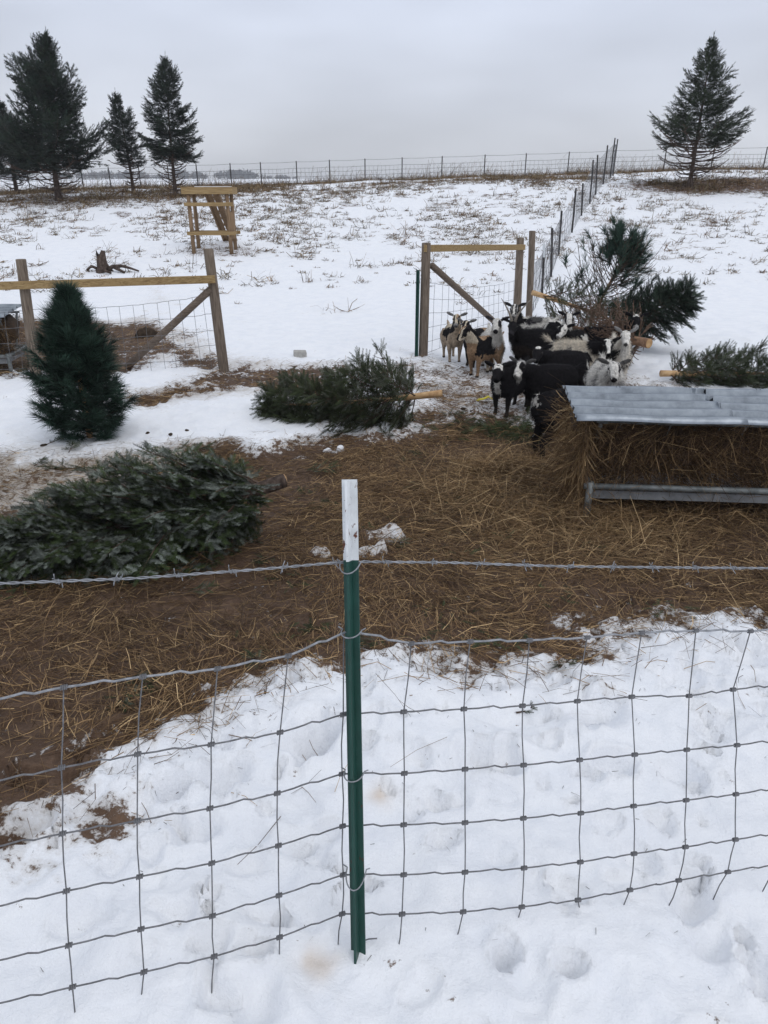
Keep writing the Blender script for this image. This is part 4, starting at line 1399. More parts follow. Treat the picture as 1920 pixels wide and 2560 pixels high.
def build_cut_trees():
    # big silvery fir lying across the yard
    b = g2(598, 1150); b = Vector((b.x + .05, b.y + .14, b.z + .30))
    t = g2(-150, 1262); t = Vector((t.x, t.y + .05, t.z + .10))
    cut_tree('cut_fir_tree', b, t, [(.0, .23), (.08, .29), (.3, .295), (.5, .24), (.75, .15), (1, .07)], 205, 'big bushy silver green fir lying on its side in the hay', 201, FIRX, fir_col, .078, elev=(.72, .95), tw=14, twl=.28, nf=5, trunk_r=.045, start=.055, grav=.04, droop=-.02, upturn=-.12, rmin=.25, ang=1.15, upaxis=UPV)
    # sparser fir by the path with a peeled trunk
    b = atY(1105, 983, 6.55); t = g2(575, 905); t = Vector((t.x, t.y + .15, t.z + .10))
    cut_tree('cut_fir_tree', b, t, [(.0, .14), (.12, .22), (.28, .315), (.45, .27), (.60, .19), (.75, .20), (.9, .15), (1, .06)], 84, 'half stripped fir lying on its side with a bare peeled trunk end', 202, FIR, grey_fir_col, .11, elev=.50, tw=11, twl=.40, nf=4, trunk_r=.034, start=.13, trunk_mat='peeled', grav=.15, twigwood=True, green=.92, cut_face=False)
    # standing white pine stuck in the snow
    p = g2(195, 945)
    hh = atY(215 * S2, 636 * S2, p.y).z
    cut_tree('standing_cut_pine', (p.x, p.y, p.z - .05), (p.x + .02, p.y, hh), [(.0, .20), (.1, .29), (.25, .31), (.45, .27), (.65, .19), (.85, .09), (1, .02)], 120, 'dark long needled cut pine propped upright in the snow', 203, PINE, wpine_col, .135, elev=(.22, 1.1), tw=7, twl=.40, nf=1.6, trunk_r=.03, start=.02, grav=.02, droop=.0, upturn=.16, clamp=True, rmin=.3, twigwood=True, cut_face=False, trunk_mat='peeled', upaxis=UPV)
    # brush pile by the hill fence: four dumped trees
    c = g2(1300, 735)
    cx, cy, cz = c.x, c.y, c.z
    def P(px, py, Y): return atY(px * S2, py * S2, Y)
    cut_tree('discarded_pine', P(1268, 712, cy + .2), P(1350, 548, cy + .5), [(.0, .40), (.25, .58), (.55, .60), (.72, .50), (.85, .36), (1, .20)], 74, 'gnawed bare pine leaning up with one green tuft at its top', 211, PINE, wpine_col, .16, elev=(.40, .85), tw=10, twl=.42, nf=3, trunk_r=.035, start=.05, trunk_mat='twig_pale', grav=.02, droop=.10, upturn=.40, green_fn=lambda t: .6 if t > .70 else .06, twigwood=True, clamp=False, cut_face=False, rmin=.3, ang=.55, upaxis=UPV, rbr=.0075)
    cut_tree('discarded_spruce', P(1150, 632, cy - .2), P(1380, 715, cy + .3), [(.0, .14), (.2, .30), (.5, .28), (.8, .18), (1, .06)], 50, 'stripped spruce with a long orange peeled trunk resting against the tall post', 212, FIR, grey_fir_col, .12, elev=.75, tw=9, twl=.36, nf=3, trunk_r=.040, start=.06, trunk_mat='peeled', grav=.0, green=.6, twigwood=True, cut_face=False, clamp=False, rbr=.006)
    cut_tree('discarded_spruce', P(1402, 742, 8.6), P(1215, 700, 10.0), [(.0, .24), (.25, .36), (.6, .34), (1, .14)], 92, 'bare bristling spruce whose thick sawn trunk points at the yard', 213, FIR, grey_fir_col, .1, elev=.55, tw=13, twl=.42, nf=1, trunk_r=.058, start=.08, trunk_mat='twig_pale', grav=.02, green=.0, twigwood=True, wood_mat='twig_mid', rbr=.0055, upturn=.15)
    cut_tree('discarded_spruce', P(1330, 705, 10.3), P(1490, 645, 9.9), [(.0, .34), (.3, .44), (.6, .40), (1, .16)], 66, 'bushy dark green spruce heaped on the far side of the brush pile', 214, FIR, dark_fir_col, .13, elev=.62, tw=11, twl=.44, nf=2.4, trunk_r=.04, start=.02, grav=.16, green=.85, twigwood=True, cut_face=False)
    # long low tree lying behind the feeder
    a = P(1430, 786, 8.3); a.z = gz(a.x, a.y) + .12
    t = P(1760, 778, 8.2); t.z = gz(t.x, t.y) + .15
    cut_tree('discarded_spruce', a, t, [(.0, .12), (.15, .20), (.4, .24), (.7, .24), (1, .10)], 64, 'long low spruce with patches of peeled trunk lying in snow behind the feeder', 215, FIR, grey_fir_col, .12, elev=.75, tw=9, twl=.38, nf=3, trunk_r=.038, start=.05, trunk_mat='peeled', grav=.05, green=.85, twigwood=True)
build_cut_trees()

# ------------------------------------------------------------------ hay feeders
def roof_profile():
    """(y, z) across the sheet: flats with raised ribs"""
    pts = []
    for k in range(5):
        y = k * .150
        pts += [(y, 0), (y + .012, .030), (y + .040, .030), (y + .052, 0.001), (y + .075, .003), (y + .080, .006), (y + .086, .003), (y + .112, .003), (y + .117, .006), (y + .123, .003)]
    pts += [(.745, 0), (.755, -.012)]
    return pts

def feeder(loc, rz, label, wid=1.42, dep=.66, Hr=.70, hay_n=9000, detail=True, lean=.0, light=.0):
    th = thing('hay_feeder', loc, label, 'feeder', None, (0, 0, rz))
    rail_z = .225
    R_ = .021
    # bottom frame of round pipe on short legs
    for (a, b, nm) in (((-.04, 0, rail_z), (wid + .04, 0, rail_z), 'pipe_rail'), ((-.04, dep, rail_z), (wid + .04, dep, rail_z), 'pipe_rail'), ((0, 0, rail_z), (0, dep, rail_z), 'pipe_rail'), ((wid, 0, rail_z), (wid, dep, rail_z), 'pipe_rail')):
        mb = MB(); mb.tube([a, Vector(a).lerp(Vector(b), .5), b], R_, 10); mb.obj(nm, M['pipe'], th, True)
    for x in (0, wid):
        for y in (0, dep):
            mb = MB(); mb.tube([(x, y, -.08), (x, y, rail_z + .03)], .024, 10); mb.obj('leg', M['pipe'], th, True)
    # shallow tray below the rack
    mb = MB()
    mb.box((wid / 2, .022, rail_z - .065), (wid - .06, .006, .058)); mb.box((wid / 2, dep - .022, rail_z - .065), (wid - .06, .006, .058))
    mb.box((.03, dep / 2, rail_z - .065), (.006, dep - .05, .058)); mb.box((wid - .03, dep / 2, rail_z - .065), (.006, dep - .05, .058))
    mb.box((wid / 2, dep / 2, rail_z - .092), (wid - .07, dep - .05, .006)); mb.obj('tray', M['tray'], th)
    # V shaped rack of bars and inclined end posts
    for x in (.03, wid - .03):
        for y0, y1 in ((dep * .42, .03), (dep * .58, dep - .03)):
            mb = MB(); mb.tube([(x, y0, rail_z + .02), (x, (y0 + y1) / 2, .45), (x, y1, Hr - .03)], .015, 8); mb.obj('end_post', M['pipe'], th, True)
    for y in (dep * .42, dep * .58):
        mb = MB(); mb.tube([(0, y, rail_z + .03), (wid, y, rail_z + .03)], .014, 8); mb.obj('rack_rail', M['pipe'], th, True)
    for y in (.03, dep - .03):
        mb = MB(); mb.tube([(0, y, Hr - .035), (wid, y, Hr - .035)], .014, 8); mb.obj('rack_rail', M['pipe'], th, True)
    nbar = 9
    for k in range(1, nbar):
        x = wid * k / nbar
        for y0, y1 in ((dep * .42, .03), (dep * .58, dep - .03)):
            mb = MB(); mb.tube([(x, y0, rail_z + .03), (x, y1, Hr - .035)], .005, 6); mb.obj('rack_bar', M['pipe'], th, True)
    # tin roof: two overlapping ribbed sheets
    prof = roof_profile()
    y_off = -.13
    slope = .06
    def sheet(x0, x1, dz, ragged, seed):
        r_ = random.Random(seed)
        V, F = [], []
        nx = 16
        for side_ in (0, 1):
            for (y, z) in prof:
                for i in range(nx + 1):
                    u = i / nx
                    x = x0 + (x1 - x0) * u
                    if i == 0: x += ragged[0] * y + (r_.uniform(-.006, .006))
                    if i == nx: x += ragged[1] * y + r_.uniform(-.006, .006)
                    wav = .004 * math.sin(x * 7 + y * 5 + seed)
                    V.append((x, y + y_off, Hr + .012 + z + slope * y + dz + wav - (.0025 if side_ else 0)))
        m_ = len(prof); st = nx + 1; off = m_ * st
        for j in range(m_ - 1):
            for i in range(nx):
                a = j * st + i
                F.append((a, a + 1, a + st + 1, a + st))
                F.append((off + a, off + a + st, off + a + st + 1, off + a + 1))
        ring = [i for i in range(st)] + [j * st + nx for j in range(1, m_)] + [(m_ - 1) * st + i for i in range(nx - 1, -1, -1)] + [j * st for j in range(m_ - 2, 0, -1)]
        for q in range(len(ring)):
            a, b = ring[q], ring[(q + 1) % len(ring)]
            F.append((a, off + a, off + b, b))
        mb = MB(); mb.add(V, F)
        return mb.obj('roof_sheet', M['tin'], th, True)
    e = .10
    sheet_a = sheet(-.16, wid * .62, .004, (.02, -.26), 1)
    sheet(wid * .44, wid + .10, 0.0, (-.2, -.02), 2)
    if detail:
        for k in range(3):
            for dx in (-.012, .012):
                x = .22 + k * wid * .335 + dx
                mb = MB(); y = prof[-1][0] - .13 + y_off
                z = Hr + .012 + slope * .62
                mb.tube([(x, y, z), (x, y, z + .04)], .0045, 8); mb.tube([(x, y, z + .012), (x, y, z + .022)], .011, 6)
                mb.obj('bolt', M['galv'], sheet_a)
        for k in range(11):
            for (y, zz) in ((prof[1][0] + .01 + y_off, .018), (prof[11][0] + .01 + y_off, .018)):
                mb = MB(); x = .02 + k * wid / 10.5; z = Hr + .014 + zz + slope * (y - y_off)
                mb.tube([(x, y, z - .004), (x, y, z + .007)], .006, 6); mb.obj('screw_head', M['galv'], sheet_a)
    # hay: dark packed core plus loose stalks hanging through the bars
    nx_, ny_ = 26, 12
    V = []; F = []
    r_ = np.random.default_rng(17)
    for i in range(nx_ + 1):
        u = i / nx_
        x = -.10 + (wid + .12) * u
        endr = 1 - .35 * abs(2 * u - 1) ** 6
        for k in range(ny_):
            a = 2 * math.pi * k / ny_
            yy = dep / 2 + math.cos(a) * dep * (.40 + .06 * math.sin(a)) * endr
            zz = .50 + math.sin(a) * .20 * endr
            if math.sin(a) < 0: yy = dep / 2 + (yy - dep / 2) * (1 + .45 * math.sin(a))
            V.append((x + r_.normal(0, .012), yy + r_.normal(0, .014), min(zz + r_.normal(0, .012), Hr - .015)))
    for i in range(nx_):
        for k in range(ny_):
            k2 = (k + 1) % ny_
            F.append((i * ny_ + k, i * ny_ + k2, (i + 1) * ny_ + k2, (i + 1) * ny_ + k))
    F += [tuple(range(ny_ - 1, -1, -1)), tuple(nx_ * ny_ + k for k in range(ny_))]
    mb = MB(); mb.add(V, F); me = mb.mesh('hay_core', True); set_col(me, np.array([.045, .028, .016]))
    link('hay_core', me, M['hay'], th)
    parts = []
    def stalks(P, d, ln, lightn, bend=.2, wmax=.0042):
        n = len(P)
        ang = np.arctan2(d[:, 1], d[:, 0]); pit = np.arcsin(np.clip(d[:, 2] / np.linalg.norm(d, axis=1), -1, 1))
        parts.append(ribbons(P, ang, pit, ln, rng.uniform(.0015, wmax, n), hay_colour(n, lightn), bend, rng.uniform(-1.5, 1.5, n)))
    n = hay_n
    # front and back faces, stalks coloured darker to paint in the shade under the roof
    x = rng.uniform(-.06, wid + .04, n); z = rng.uniform(.24, Hr - .03, n)
    s_ = np.where(rng.random(n) < .72, -1.0, 1.0)
    v_ = (z - .27) / (Hr - .30)
    yy = dep / 2 + s_ * (dep * (.19 + .27 * v_) + rng.normal(0, .018, n))
    cl_ = fbm(x, z, .13, 2, 131) * 5.0
    d = np.stack([np.sin(cl_ * 1.3) * .9 + rng.normal(0, .5, n), s_ * np.abs(rng.normal(.15, .3, n)), -.5 + .5 * np.cos(cl_) + rng.normal(-.2, .4, n)], 1)
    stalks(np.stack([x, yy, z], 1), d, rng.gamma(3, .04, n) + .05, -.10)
    # left end bulging out from under the roof
    n = int(hay_n * .55)
    a = rng.uniform(0, 1, n); zb = rng.uniform(.18, Hr - .01, n)
    bul = .13 * np.sin(np.clip((zb - .05) / (Hr), 0, 1) * math.pi) + .04
    y = dep * .06 + dep * .9 * a + rng.normal(0, .02, n)
    x = -.02 - .8 * bul * rng.uniform(.2, 1, n) * np.sin(np.pi * np.clip(.15 + .7 * a, 0, 1))
    d = np.stack([rng.normal(.02, .3, n), rng.normal(-.15, .45, n), rng.normal(-.75, .45, n)], 1)
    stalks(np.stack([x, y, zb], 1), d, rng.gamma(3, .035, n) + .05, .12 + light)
    n = int(hay_n * .03)
    y = rng.uniform(.0, dep, n); z = rng.uniform(.35, Hr, n)
    d = np.stack([rng.normal(-.9, .3, n), rng.normal(-.2, .5, n), rng.normal(.25, .5, n)], 1)
    stalks(np.stack([rng.uniform(-.16, -.05, n), y, z], 1), d, rng.gamma(3, .03, n) + .04, .18 + light)
    # skirt of fallen hay under and around the frame
    n = int(hay_n * .45)
    x = rng.normal(wid * .42, wid * .45, n); y = rng.normal(dep * .4, dep * .5, n)
    z = np.abs(rng.normal(0, .03, n)) + .01 + .10 * np.exp(-((x + .05) / .18) ** 2)
    d = np.stack([rng.normal(0, 1, n), rng.normal(0, 1, n), rng.normal(0, .25, n)], 1)
    stalks(np.stack([x, y, z], 1), d, rng.gamma(3, .045, n) + .05, .03)
    # a few stalks lying on the tray and rail
    n = int(hay_n * .10)
    x = rng.uniform(0, wid, n); y = rng.uniform(.03, dep - .03, n); z = rng.uniform(rail_z - .08, rail_z + .05, n)
    d = np.stack([rng.normal(0, 1, n), rng.normal(0, .5, n), rng.normal(0, .2, n)], 1)
    stalks(np.stack([x, y, z], 1), d, rng.gamma(3, .045, n) + .05, .03)
    V, F, C = join(parts)
    V[:, 2] = np.where(V[:, 0] > -.14, np.minimum(V[:, 2], Hr - .004), V[:, 2])
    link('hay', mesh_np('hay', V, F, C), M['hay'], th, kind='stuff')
    return th
_fl = G(1466, 1286)
feeder((_fl.x, _fl.y, _fl.z - .02), R(-4.5), 'hay feeder with ribbed tin roof and grey pipe frame beside the goats')
_f2 = G(30, 936)
_w2 = 1.42
feeder((_f2.x - _w2 * math.cos(R(6)), _f2.y - _w2 * math.sin(R(6)), _f2.z), R(6), 'second hay feeder half hidden behind the leaning fence post and wire', hay_n=5000, detail=False)

# ------------------------------------------------------------------ goats
BLK, WHT, CRM, TAN, GRY, BRN = map(np.array, ((.010, .009, .010), (.60, .575, .53), (.50, .43, .33), (.30, .20, .125), (.27, .26, .25), (.030, .022, .018)))
T_TORSO, T_NECK, T_HEAD, T_FORE, T_HIND, T_TAIL, T_EAR = range(7)

def ell_loft(C, RY, RZ, X, Y, Z, n=14):
    """closed tube of elliptical rings; C centres, X axis list per ring"""
    V, F = [], []
    m_ = len(C)
    for c, ry, rz, y, z in zip(C, RY, RZ, Y, Z):
        for k in range(n):
            a = 2 * math.pi * k / n
            V.append(c + y * (ry * math.cos(a)) + z * (rz * math.sin(a)))
    for i in range(m_ - 1):
        for k in range(n):
            k2 = (k + 1) % n
            F.append((i * n + k, i * n + k2, (i + 1) * n + k2, (i + 1) * n + k))
    F += [tuple(range(n - 1, -1, -1)), tuple((m_ - 1) * n + k for k in range(n))]
    return np.array(V), F

def goat(name, px, py_or_Y, heading, head_yaw, label, coat, scale=1.0, head_pitch=-.45, neck_up=.95, horns=0, beard=0, hair=1.2, hairlen=.026, tail=.6, head_low=False, seed=0, ear_drop=0.0, byY=None, fat=1.12, shift=(0, 0), neck_len=1.0):
    r_ = np.random.default_rng(900 + seed)
    if byY is None:
        p = G(px, py_or_Y)
    else:
        q = atY(px, py_or_Y, byY); p = Vector((q.x, byY, 0))
    gx, gy = p.x + shift[0], p.y + shift[1]
    th = heading
    fw = np.array([math.cos(th), math.sin(th), 0.0]); lf = np.array([-math.sin(th), math.cos(th), 0.0]); up = UPV
    # local (x forward, y left, z up) until the end
    X, Yv, Zv = np.array([1.0, 0, 0]), np.array([0, 1.0, 0]), np.array([0, 0, 1.0])
    prim = []            # (centre pts, radii, tag)
    pieces = []
    def add(C, RY, RZ, tagid, ydir=None, zdir=None):
        C = [np.array(c, float) for c in C]
        Ys, Zs = [], []
        for i in range(len(C)):
            t = unit(C[min(i + 1, len(C) - 1)] - C[max(i - 1, 0)])
            yd = Yv if ydir is None else ydir
            yd = yd - t * (yd @ t)
            if np.linalg.norm(yd) < .1: yd = Zv - t * (Zv @ t)
            yd = unit(yd); Ys.append(yd); Zs.append(np.cross(t, yd))
        V, F = ell_loft(C, RY, RZ, None, Ys, Zs)
        pieces.append((V, F))
        for i in range(len(C) - 1):
            for u in (0, .5):
                prim.append((C[i] * (1 - u) + C[i + 1] * u, max(RY[i] * (1 - u) + RY[i + 1] * u, RZ[i] * (1 - u) + RZ[i + 1] * u, .012), tagid))
    f_ = fat
    xs = [-.300, -.285, -.245, -.17, -.05, .07, .16, .225, .262, .278]
    add([(x, 0, z) for x, z in zip(xs, [.425, .42, .405, .385, .355, .352, .364, .386, .405, .41])], [.02 * f_, .058 * f_, .092 * f_, .116 * f_, .142 * f_, .138 * f_, .112 * f_, .085 * f_, .052, .02], [q * (.6 + .4 * f_) for q in (.03, .072, .108, .134, .170, .168, .152, .122, .078, .03)], T_TORSO)
    # neck
    rel = (head_yaw - heading + math.pi) % (2 * math.pi) - math.pi
    half = rel * .55
    nd = np.array([math.cos(half) * math.cos(neck_up), math.sin(half) * math.cos(neck_up), math.sin(neck_up)])
    n0 = np.array([.17, 0, .42]); nl = .235 * neck_len
    n1 = n0 + unit(nd * .75 + np.array([.25, 0, .2])) * nl * .5
    n2 = n1 + nd * nl * .55
    add([n0 - np.array([.04, 0, .04]), n0, (n0 + n1) / 2, n1, n2, n2 + nd * .02], [.065, .092, .084, .066, .052, .032], [.085, .115, .10, .078, .060, .038], T_NECK)
    # head frame
    hp = head_pitch
    ha = np.array([math.cos(rel) * math.cos(hp), math.sin(rel) * math.cos(hp), math.sin(hp)])
    hl = np.array([-math.sin(rel), math.cos(rel), 0.0])
    hu = np.cross(ha, hl)
    h0 = n2 + np.array([0, 0, .018])
    at = [-.055, -.045, -.01, .032, .068, .102, .132, .152, .162]
    add([h0 + ha * a + hu * w for a, w in zip(at, [-.006, -.004, 0, .0, -.006, -.012, -.016, -.019, -.021])], [.02, .043, .058, .060, .049, .039, .036, .031, .016], [.02, .045, .059, .063, .054, .044, .039, .033, .018], T_HEAD, hl)
    # jaw
    add([h0 + ha * .0 - hu * .03, h0 + ha * .06 - hu * .045, h0 + ha * .115 - hu * .046, h0 + ha * .142 - hu * .042], [.02, .025, .020, .010], [.02, .022, .018, .010], T_HEAD, hl)
    # ears
    for s in (-1, 1):
        eb = h0 - ha * .022 + hl * s * .040 + hu * .028
        ed = unit(hl * s * 1.0 + hu * (.12 - ear_drop) - ha * .30 + Zv * .10)
        add([eb, eb + ed * .035, eb + ed * .075, eb + ed * .108, eb + ed * .124], [.010, .024, .027, .018, .006], [.010, .0095, .0090, .0085, .006], T_EAR, unit(np.cross(ed, unit(ha * .8 + hu * .2))))
    # legs
    st = lambda a: r_.uniform(-a, a)
    for s in (-1, 1):
        fx = st(.03); 
        add([(.155, s * .062, .40), (.155, s * .080, .30), (.16 + fx * .3, s * .080, .215), (.168 + fx * .6, s * .076, .135), (.162 + fx * .9, s * .074, .060), (.172 + fx, s * .074, .022), (.178 + fx, s * .074, -.004)], [.05, .055, .036, .026, .0185, .021, .024], [.07, .062, .040, .027, .020, .024, .027], T_FORE)
        bx = st(.035)
        add([(-.19, s * .055, .42), (-.195, s * .080, .335), (-.165 + bx * .2, s * .088, .255), (-.215 + bx * .6, s * .080, .185), (-.258 + bx * .9, s * .074, .140), (-.250 + bx, s * .074, .060), (-.240 + bx, s * .074, .022), (-.236 + bx, s * .074, -.004)], [.06, .070, .052, .032, .024, .019, .021, .024], [.09, .090, .064, .038, .027, .020, .024, .027], T_HIND)
    # tail
    tb = np.array([-.285, 0, .475]); td = unit(np.array([-math.cos(tail), 0, math.sin(tail)]))
    add([tb - td * .03, tb + td * .02, tb + td * .06, tb + td * .095, tb + td * .11], [.022, .024, .020, .012, .005], [.018, .018, .015, .010, .005], T_TAIL)
    # one continuous skin
    mb = MB()
    for V, F in pieces:
        mb.add(V, F)
    tmp = bpy.data.objects.new('tmp', mb.mesh('tmp')); COL.objects.link(tmp)
    rm = tmp.modifiers.new('r', 'REMESH'); rm.mode = 'VOXEL'; rm.voxel_size = .0085
    sm = tmp.modifiers.new('s', 'SMOOTH'); sm.factor = .5; sm.iterations = 4
    dg = bpy.context.evaluated_depsgraph_get(); dg.update()
    me = bpy.data.meshes.new_from_object(tmp.evaluated_get(dg))
    bpy.data.objects.remove(tmp)
    n = len(me.vertices)
    V = np.zeros(n * 3, np.float32); me.vertices.foreach_get('co', V); V = V.reshape(-1, 3).astype(float)
    NV = np.zeros(n * 3, np.float32); me.vertices.foreach_get('normal', NV); NV = NV.reshape(-1, 3).astype(float)
    # nearest primitive for the coat pattern
    best = np.full(n, 1e9); tg = np.zeros(n, int)
    for c, rr, t in prim:
        d = np.linalg.norm(V - c, axis=1) - rr
        k = d < best
        best[k] = d[k]; tg[k] = t
    Hd = V - h0
    ctx = dict(t=tg, x=V[:, 0], y=V[:, 1], z=V[:, 2], a=Hd @ ha, l=Hd @ hl, u=Hd @ hu, n=r_, N=NV)
    nzv = fbm(V[:, 0] * 1.0 + V[:, 2] * .7 + 30 + seed, V[:, 1] * 1.0 - V[:, 2] * .6 + 12, .11, 3, 300 + seed)
    ctx['nz'] = nzv
    ctx['sp'] = fbm(V[:, 0] + V[:, 2] * .9 + 3, V[:, 1] + V[:, 2] * .7 + 5, .018, 2, 400 + seed)
    for kk, am in (('x', .05), ('z', .05), ('y', .03)): ctx[kk] = ctx[kk] + nzv * am * .8 + ctx['sp'] * .02
    for kk in ('a', 'l', 'u'): ctx[kk] = ctx[kk] + ctx['sp'] * .010
    C = coat(ctx)
    leg = ((tg == T_FORE) | (tg == T_HIND)) & (V[:, 2] < .20)
    C[leg] = C[leg] * .8 + np.array([.10, .075, .05]) * .22 * np.clip(1 - V[leg, 2:3] / .2, 0, 1)
    C[(tg == T_FORE) & (V[:, 2] < .022)] = BRN
    C[(tg == T_HIND) & (V[:, 2] < .022)] = BRN
    # dark nose tip
    C[(tg == T_HEAD) & (ctx['a'] > .152)] *= .35
    set_col(me, C)
    me.polygons.foreach_set('use_smooth', np.ones(len(me.polygons), bool))
    sc = scale
    z0 = float(gclamp(gx, gy)[0]) if gy < 14 else gz(gx, gy)
    root = thing(name, (gx, gy, z0 - .004), label, 'goat', 'goats gathered by the gate', (0, 0, heading))
    root.scale = (sc, sc, sc)
    me.name = 'goat_body'
    link('body', me, M['coat'], root)
    # eyes
    for s in (-1, 1):
        ec = h0 + ha * .044 + hl * s * .050 + hu * .022
        mb = MB()
        for i in range(4):
            pass
        W_ = 8
        Vv, Ff = [], []
        for i in range(1, 5):
            la = math.pi * i / 5
            for k in range(W_):
                lo = 2 * math.pi * k / W_
                Vv.append(tuple(ec + np.array([math.sin(la) * math.cos(lo), math.sin(la) * math.sin(lo), math.cos(la)]) * .0115))
        for i in range(3):
            for k in range(W_):
                Ff.append((i * W_ + k, i * W_ + (k + 1) % W_, (i + 1) * W_ + (k + 1) % W_, (i + 1) * W_ + k))
        Ff += [tuple(range(W_ - 1, -1, -1)), tuple(3 * W_ + k for k in range(W_))]
        mb.add(Vv, Ff); mb.obj('eye', M['eye'], root, True)
    if horns:
        for s in (-1, 1):
            hb = h0 - ha * .01 + hl * s * .020 + hu * .045
            pts, rad = [], []
            for k in range(10):
                u = k / 9
                pts.append(tuple(hb + (hu * (.85 * u) - ha * (.30 * u + .55 * u * u) + hl * s * (.10 * u + .62 * u * u)) * .26 * horns))
                rad.append(.021 * (1 - u * .82) * (.6 + .4 * horns))
            mb = MB(); mb.tube(pts, rad, 10); mb.obj('horn', M['horn'], root, True)
    # hair: short fuzz along the coat, longer on belly, beard and tail
    fn = len(me.polygons)
    cen = np.zeros(fn * 3, np.float32); me.polygons.foreach_get('center', cen); cen = cen.reshape(-1, 3).astype(float)
    nor = np.zeros(fn * 3, np.float32); me.polygons.foreach_get('normal', nor); nor = nor.reshape(-1, 3).astype(float)
    v0 = np.zeros(len(me.loops), np.int32); me.loops.foreach_get('vertex_index', v0)
    ls = np.zeros(fn, np.int32); me.polygons.foreach_get('loop_start', ls)
    fv = v0[ls]; ft = tg[fv]; fc = C[fv]
    wgt = np.where((ft == T_TORSO) | (ft == T_NECK) | (ft == T_TAIL), 1.0, np.where(ft == T_HIND, .6, np.where(ft == T_FORE, .35, .10)))
    wgt = np.where(cen[:, 2] < .12, wgt * .2, wgt)
    hn = int(6500 * hair)
    idx = r_.choice(fn, hn, p=wgt / wgt.sum())
    pos = cen[idx]; nn = nor[idx]
    flow = np.array([-.55, 0, -.55])[None] + r_.normal(0, .22, (hn, 3))
    flow = np.where((ft[idx] == T_TAIL)[:, None], td[None] + r_.normal(0, .3, (hn, 3)), flow)
    dirn = unit(flow - nn * np.sum(flow * nn, 1, keepdims=True) + nn * .42)
    L_ = hairlen * r_.uniform(.5, 1.5, hn) * np.where(ft[idx] == T_TAIL, 1.3, np.where(ft[idx] == T_HEAD, .35, 1.0)) * np.where(ft[idx] >= T_EAR, .4, 1.0)
    sdv = unit(np.cross(dirn, nn)) * .0022
    hv = np.stack([pos - sdv, pos + sdv, pos + dirn * L_[:, None] + np.array([0, 0, -.25]) * (L_ ** 1)[:, None] * .6], 1).reshape(-1, 3)
    hf = np.arange(hn * 3).reshape(-1, 3)
    hc = np.repeat(fc[idx] * r_.uniform(.75, 1.25, (hn, 1)), 3, 0)
    if beard:
        bn = 420
        b0 = h0 + ha * .105 - hu * .055
        pos = b0 + r_.normal(0, .014, (bn, 3))
        dr = unit(np.array([0, 0, -1.0]) + ha * .05 + r_.normal(0, .10, (bn, 3)))
        L2 = .13 * beard * r_.uniform(.5, 1.1, bn)
        sd2 = unit(np.cross(dr, ha + r_.normal(0, .3, (bn, 3)))) * .0026
        bv = np.stack([pos - sd2, pos + sd2, pos + dr * L2[:, None]], 1).reshape(-1, 3)
        bf = np.arange(bn * 3).reshape(-1, 3)
        jaw = fc[(ft == T_HEAD)].mean(0) if beard > 0 else BLK
        bc = np.repeat(np.clip(jaw * 1.1, 0, .7)[None] * r_.uniform(.8, 1.15, (bn, 1)), 3, 0)
        link('beard', mesh_np('beard', bv, bf, bc), M['coat'], root)
    link('coat_hair', mesh_np('coat_hair', hv, hf, hc), M['coat'], root)
    return root

def fill(c, col): return np.repeat(np.asarray(col, float)[None], len(c['t']), 0)
def head(c): return (c['t'] == T_HEAD)
def put(C, m, col): C[m] = col; return C
def frontof(c): return c['u'] + c['a'] * .0

def coat1(c):
    C = fill(c, (.31, .245, .18)); nz_ = c['nz']
    put(C, (c['t'] == T_TORSO) & (c['x'] < .17) & (c['z'] > .33 + nz_ * .1), BLK)
    put(C, (c['t'] == T_TORSO) & (c['z'] > .47) & (c['x'] < .08), CRM * .9)
    put(C, (c['t'] == T_NECK) & (np.abs(c['y']) > .045), BLK * 1.5)
    h = head(c); put(C, h, CRM); put(C, h & (np.abs(c['l']) > .022) & (np.abs(c['l']) < .043) & (c['a'] > -.01), BLK); put(C, h & (c['l'] > .0) & (c['l'] < .022) & (c['a'] < .08), TAN)
    put(C, h & (c['a'] > .125), GRY * .8)
    put(C, c['t'] == T_EAR, GRY * .55); return C
def coat2(c):
    C = fill(c, BLK); h = head(c)
    put(C, h & (np.abs(c['l']) > .018) & (np.abs(c['l']) < .034), CRM); put(C, h & (c['a'] > .13), GRY)
    put(C, (c['t'] == T_TORSO) & (c['z'] > .46 + c['nz'] * .05) & (c['x'] < .0), TAN)
    put(C, (c['t'] == T_NECK) & (np.abs(c['y']) < .03), CRM * .8)
    put(C, c['t'] == T_EAR, GRY * .5); return C
def coat3(c):
    C = fill(c, (.245, .16, .098)); t = c['t']
    put(C, (t == T_TORSO) & (c['x'] > -.10 + c['nz'] * .1) & (c['x'] < .22) & (c['z'] > .29), BLK)
    put(C, (t == T_NECK) & (c['z'] > .42) & (c['x'] < .235), BLK)
    put(C, (t == T_FORE) & (c['z'] > .24) & (c['x'] < .17), BLK)
    put(C, (t == T_NECK) & (c['x'] > .22), CRM * .75)
    put(C, (t == T_TORSO) & (c['z'] > .50), TAN)
    h = head(c); put(C, h, BLK); put(C, h & (np.abs(c['l']) > .022) & (np.abs(c['l']) < .038) & (c['a'] > -.02), CRM); put(C, h & (np.abs(c['l']) < .016) & (c['a'] < .09), TAN)
    put(C, t == T_EAR, BLK * 3); return C
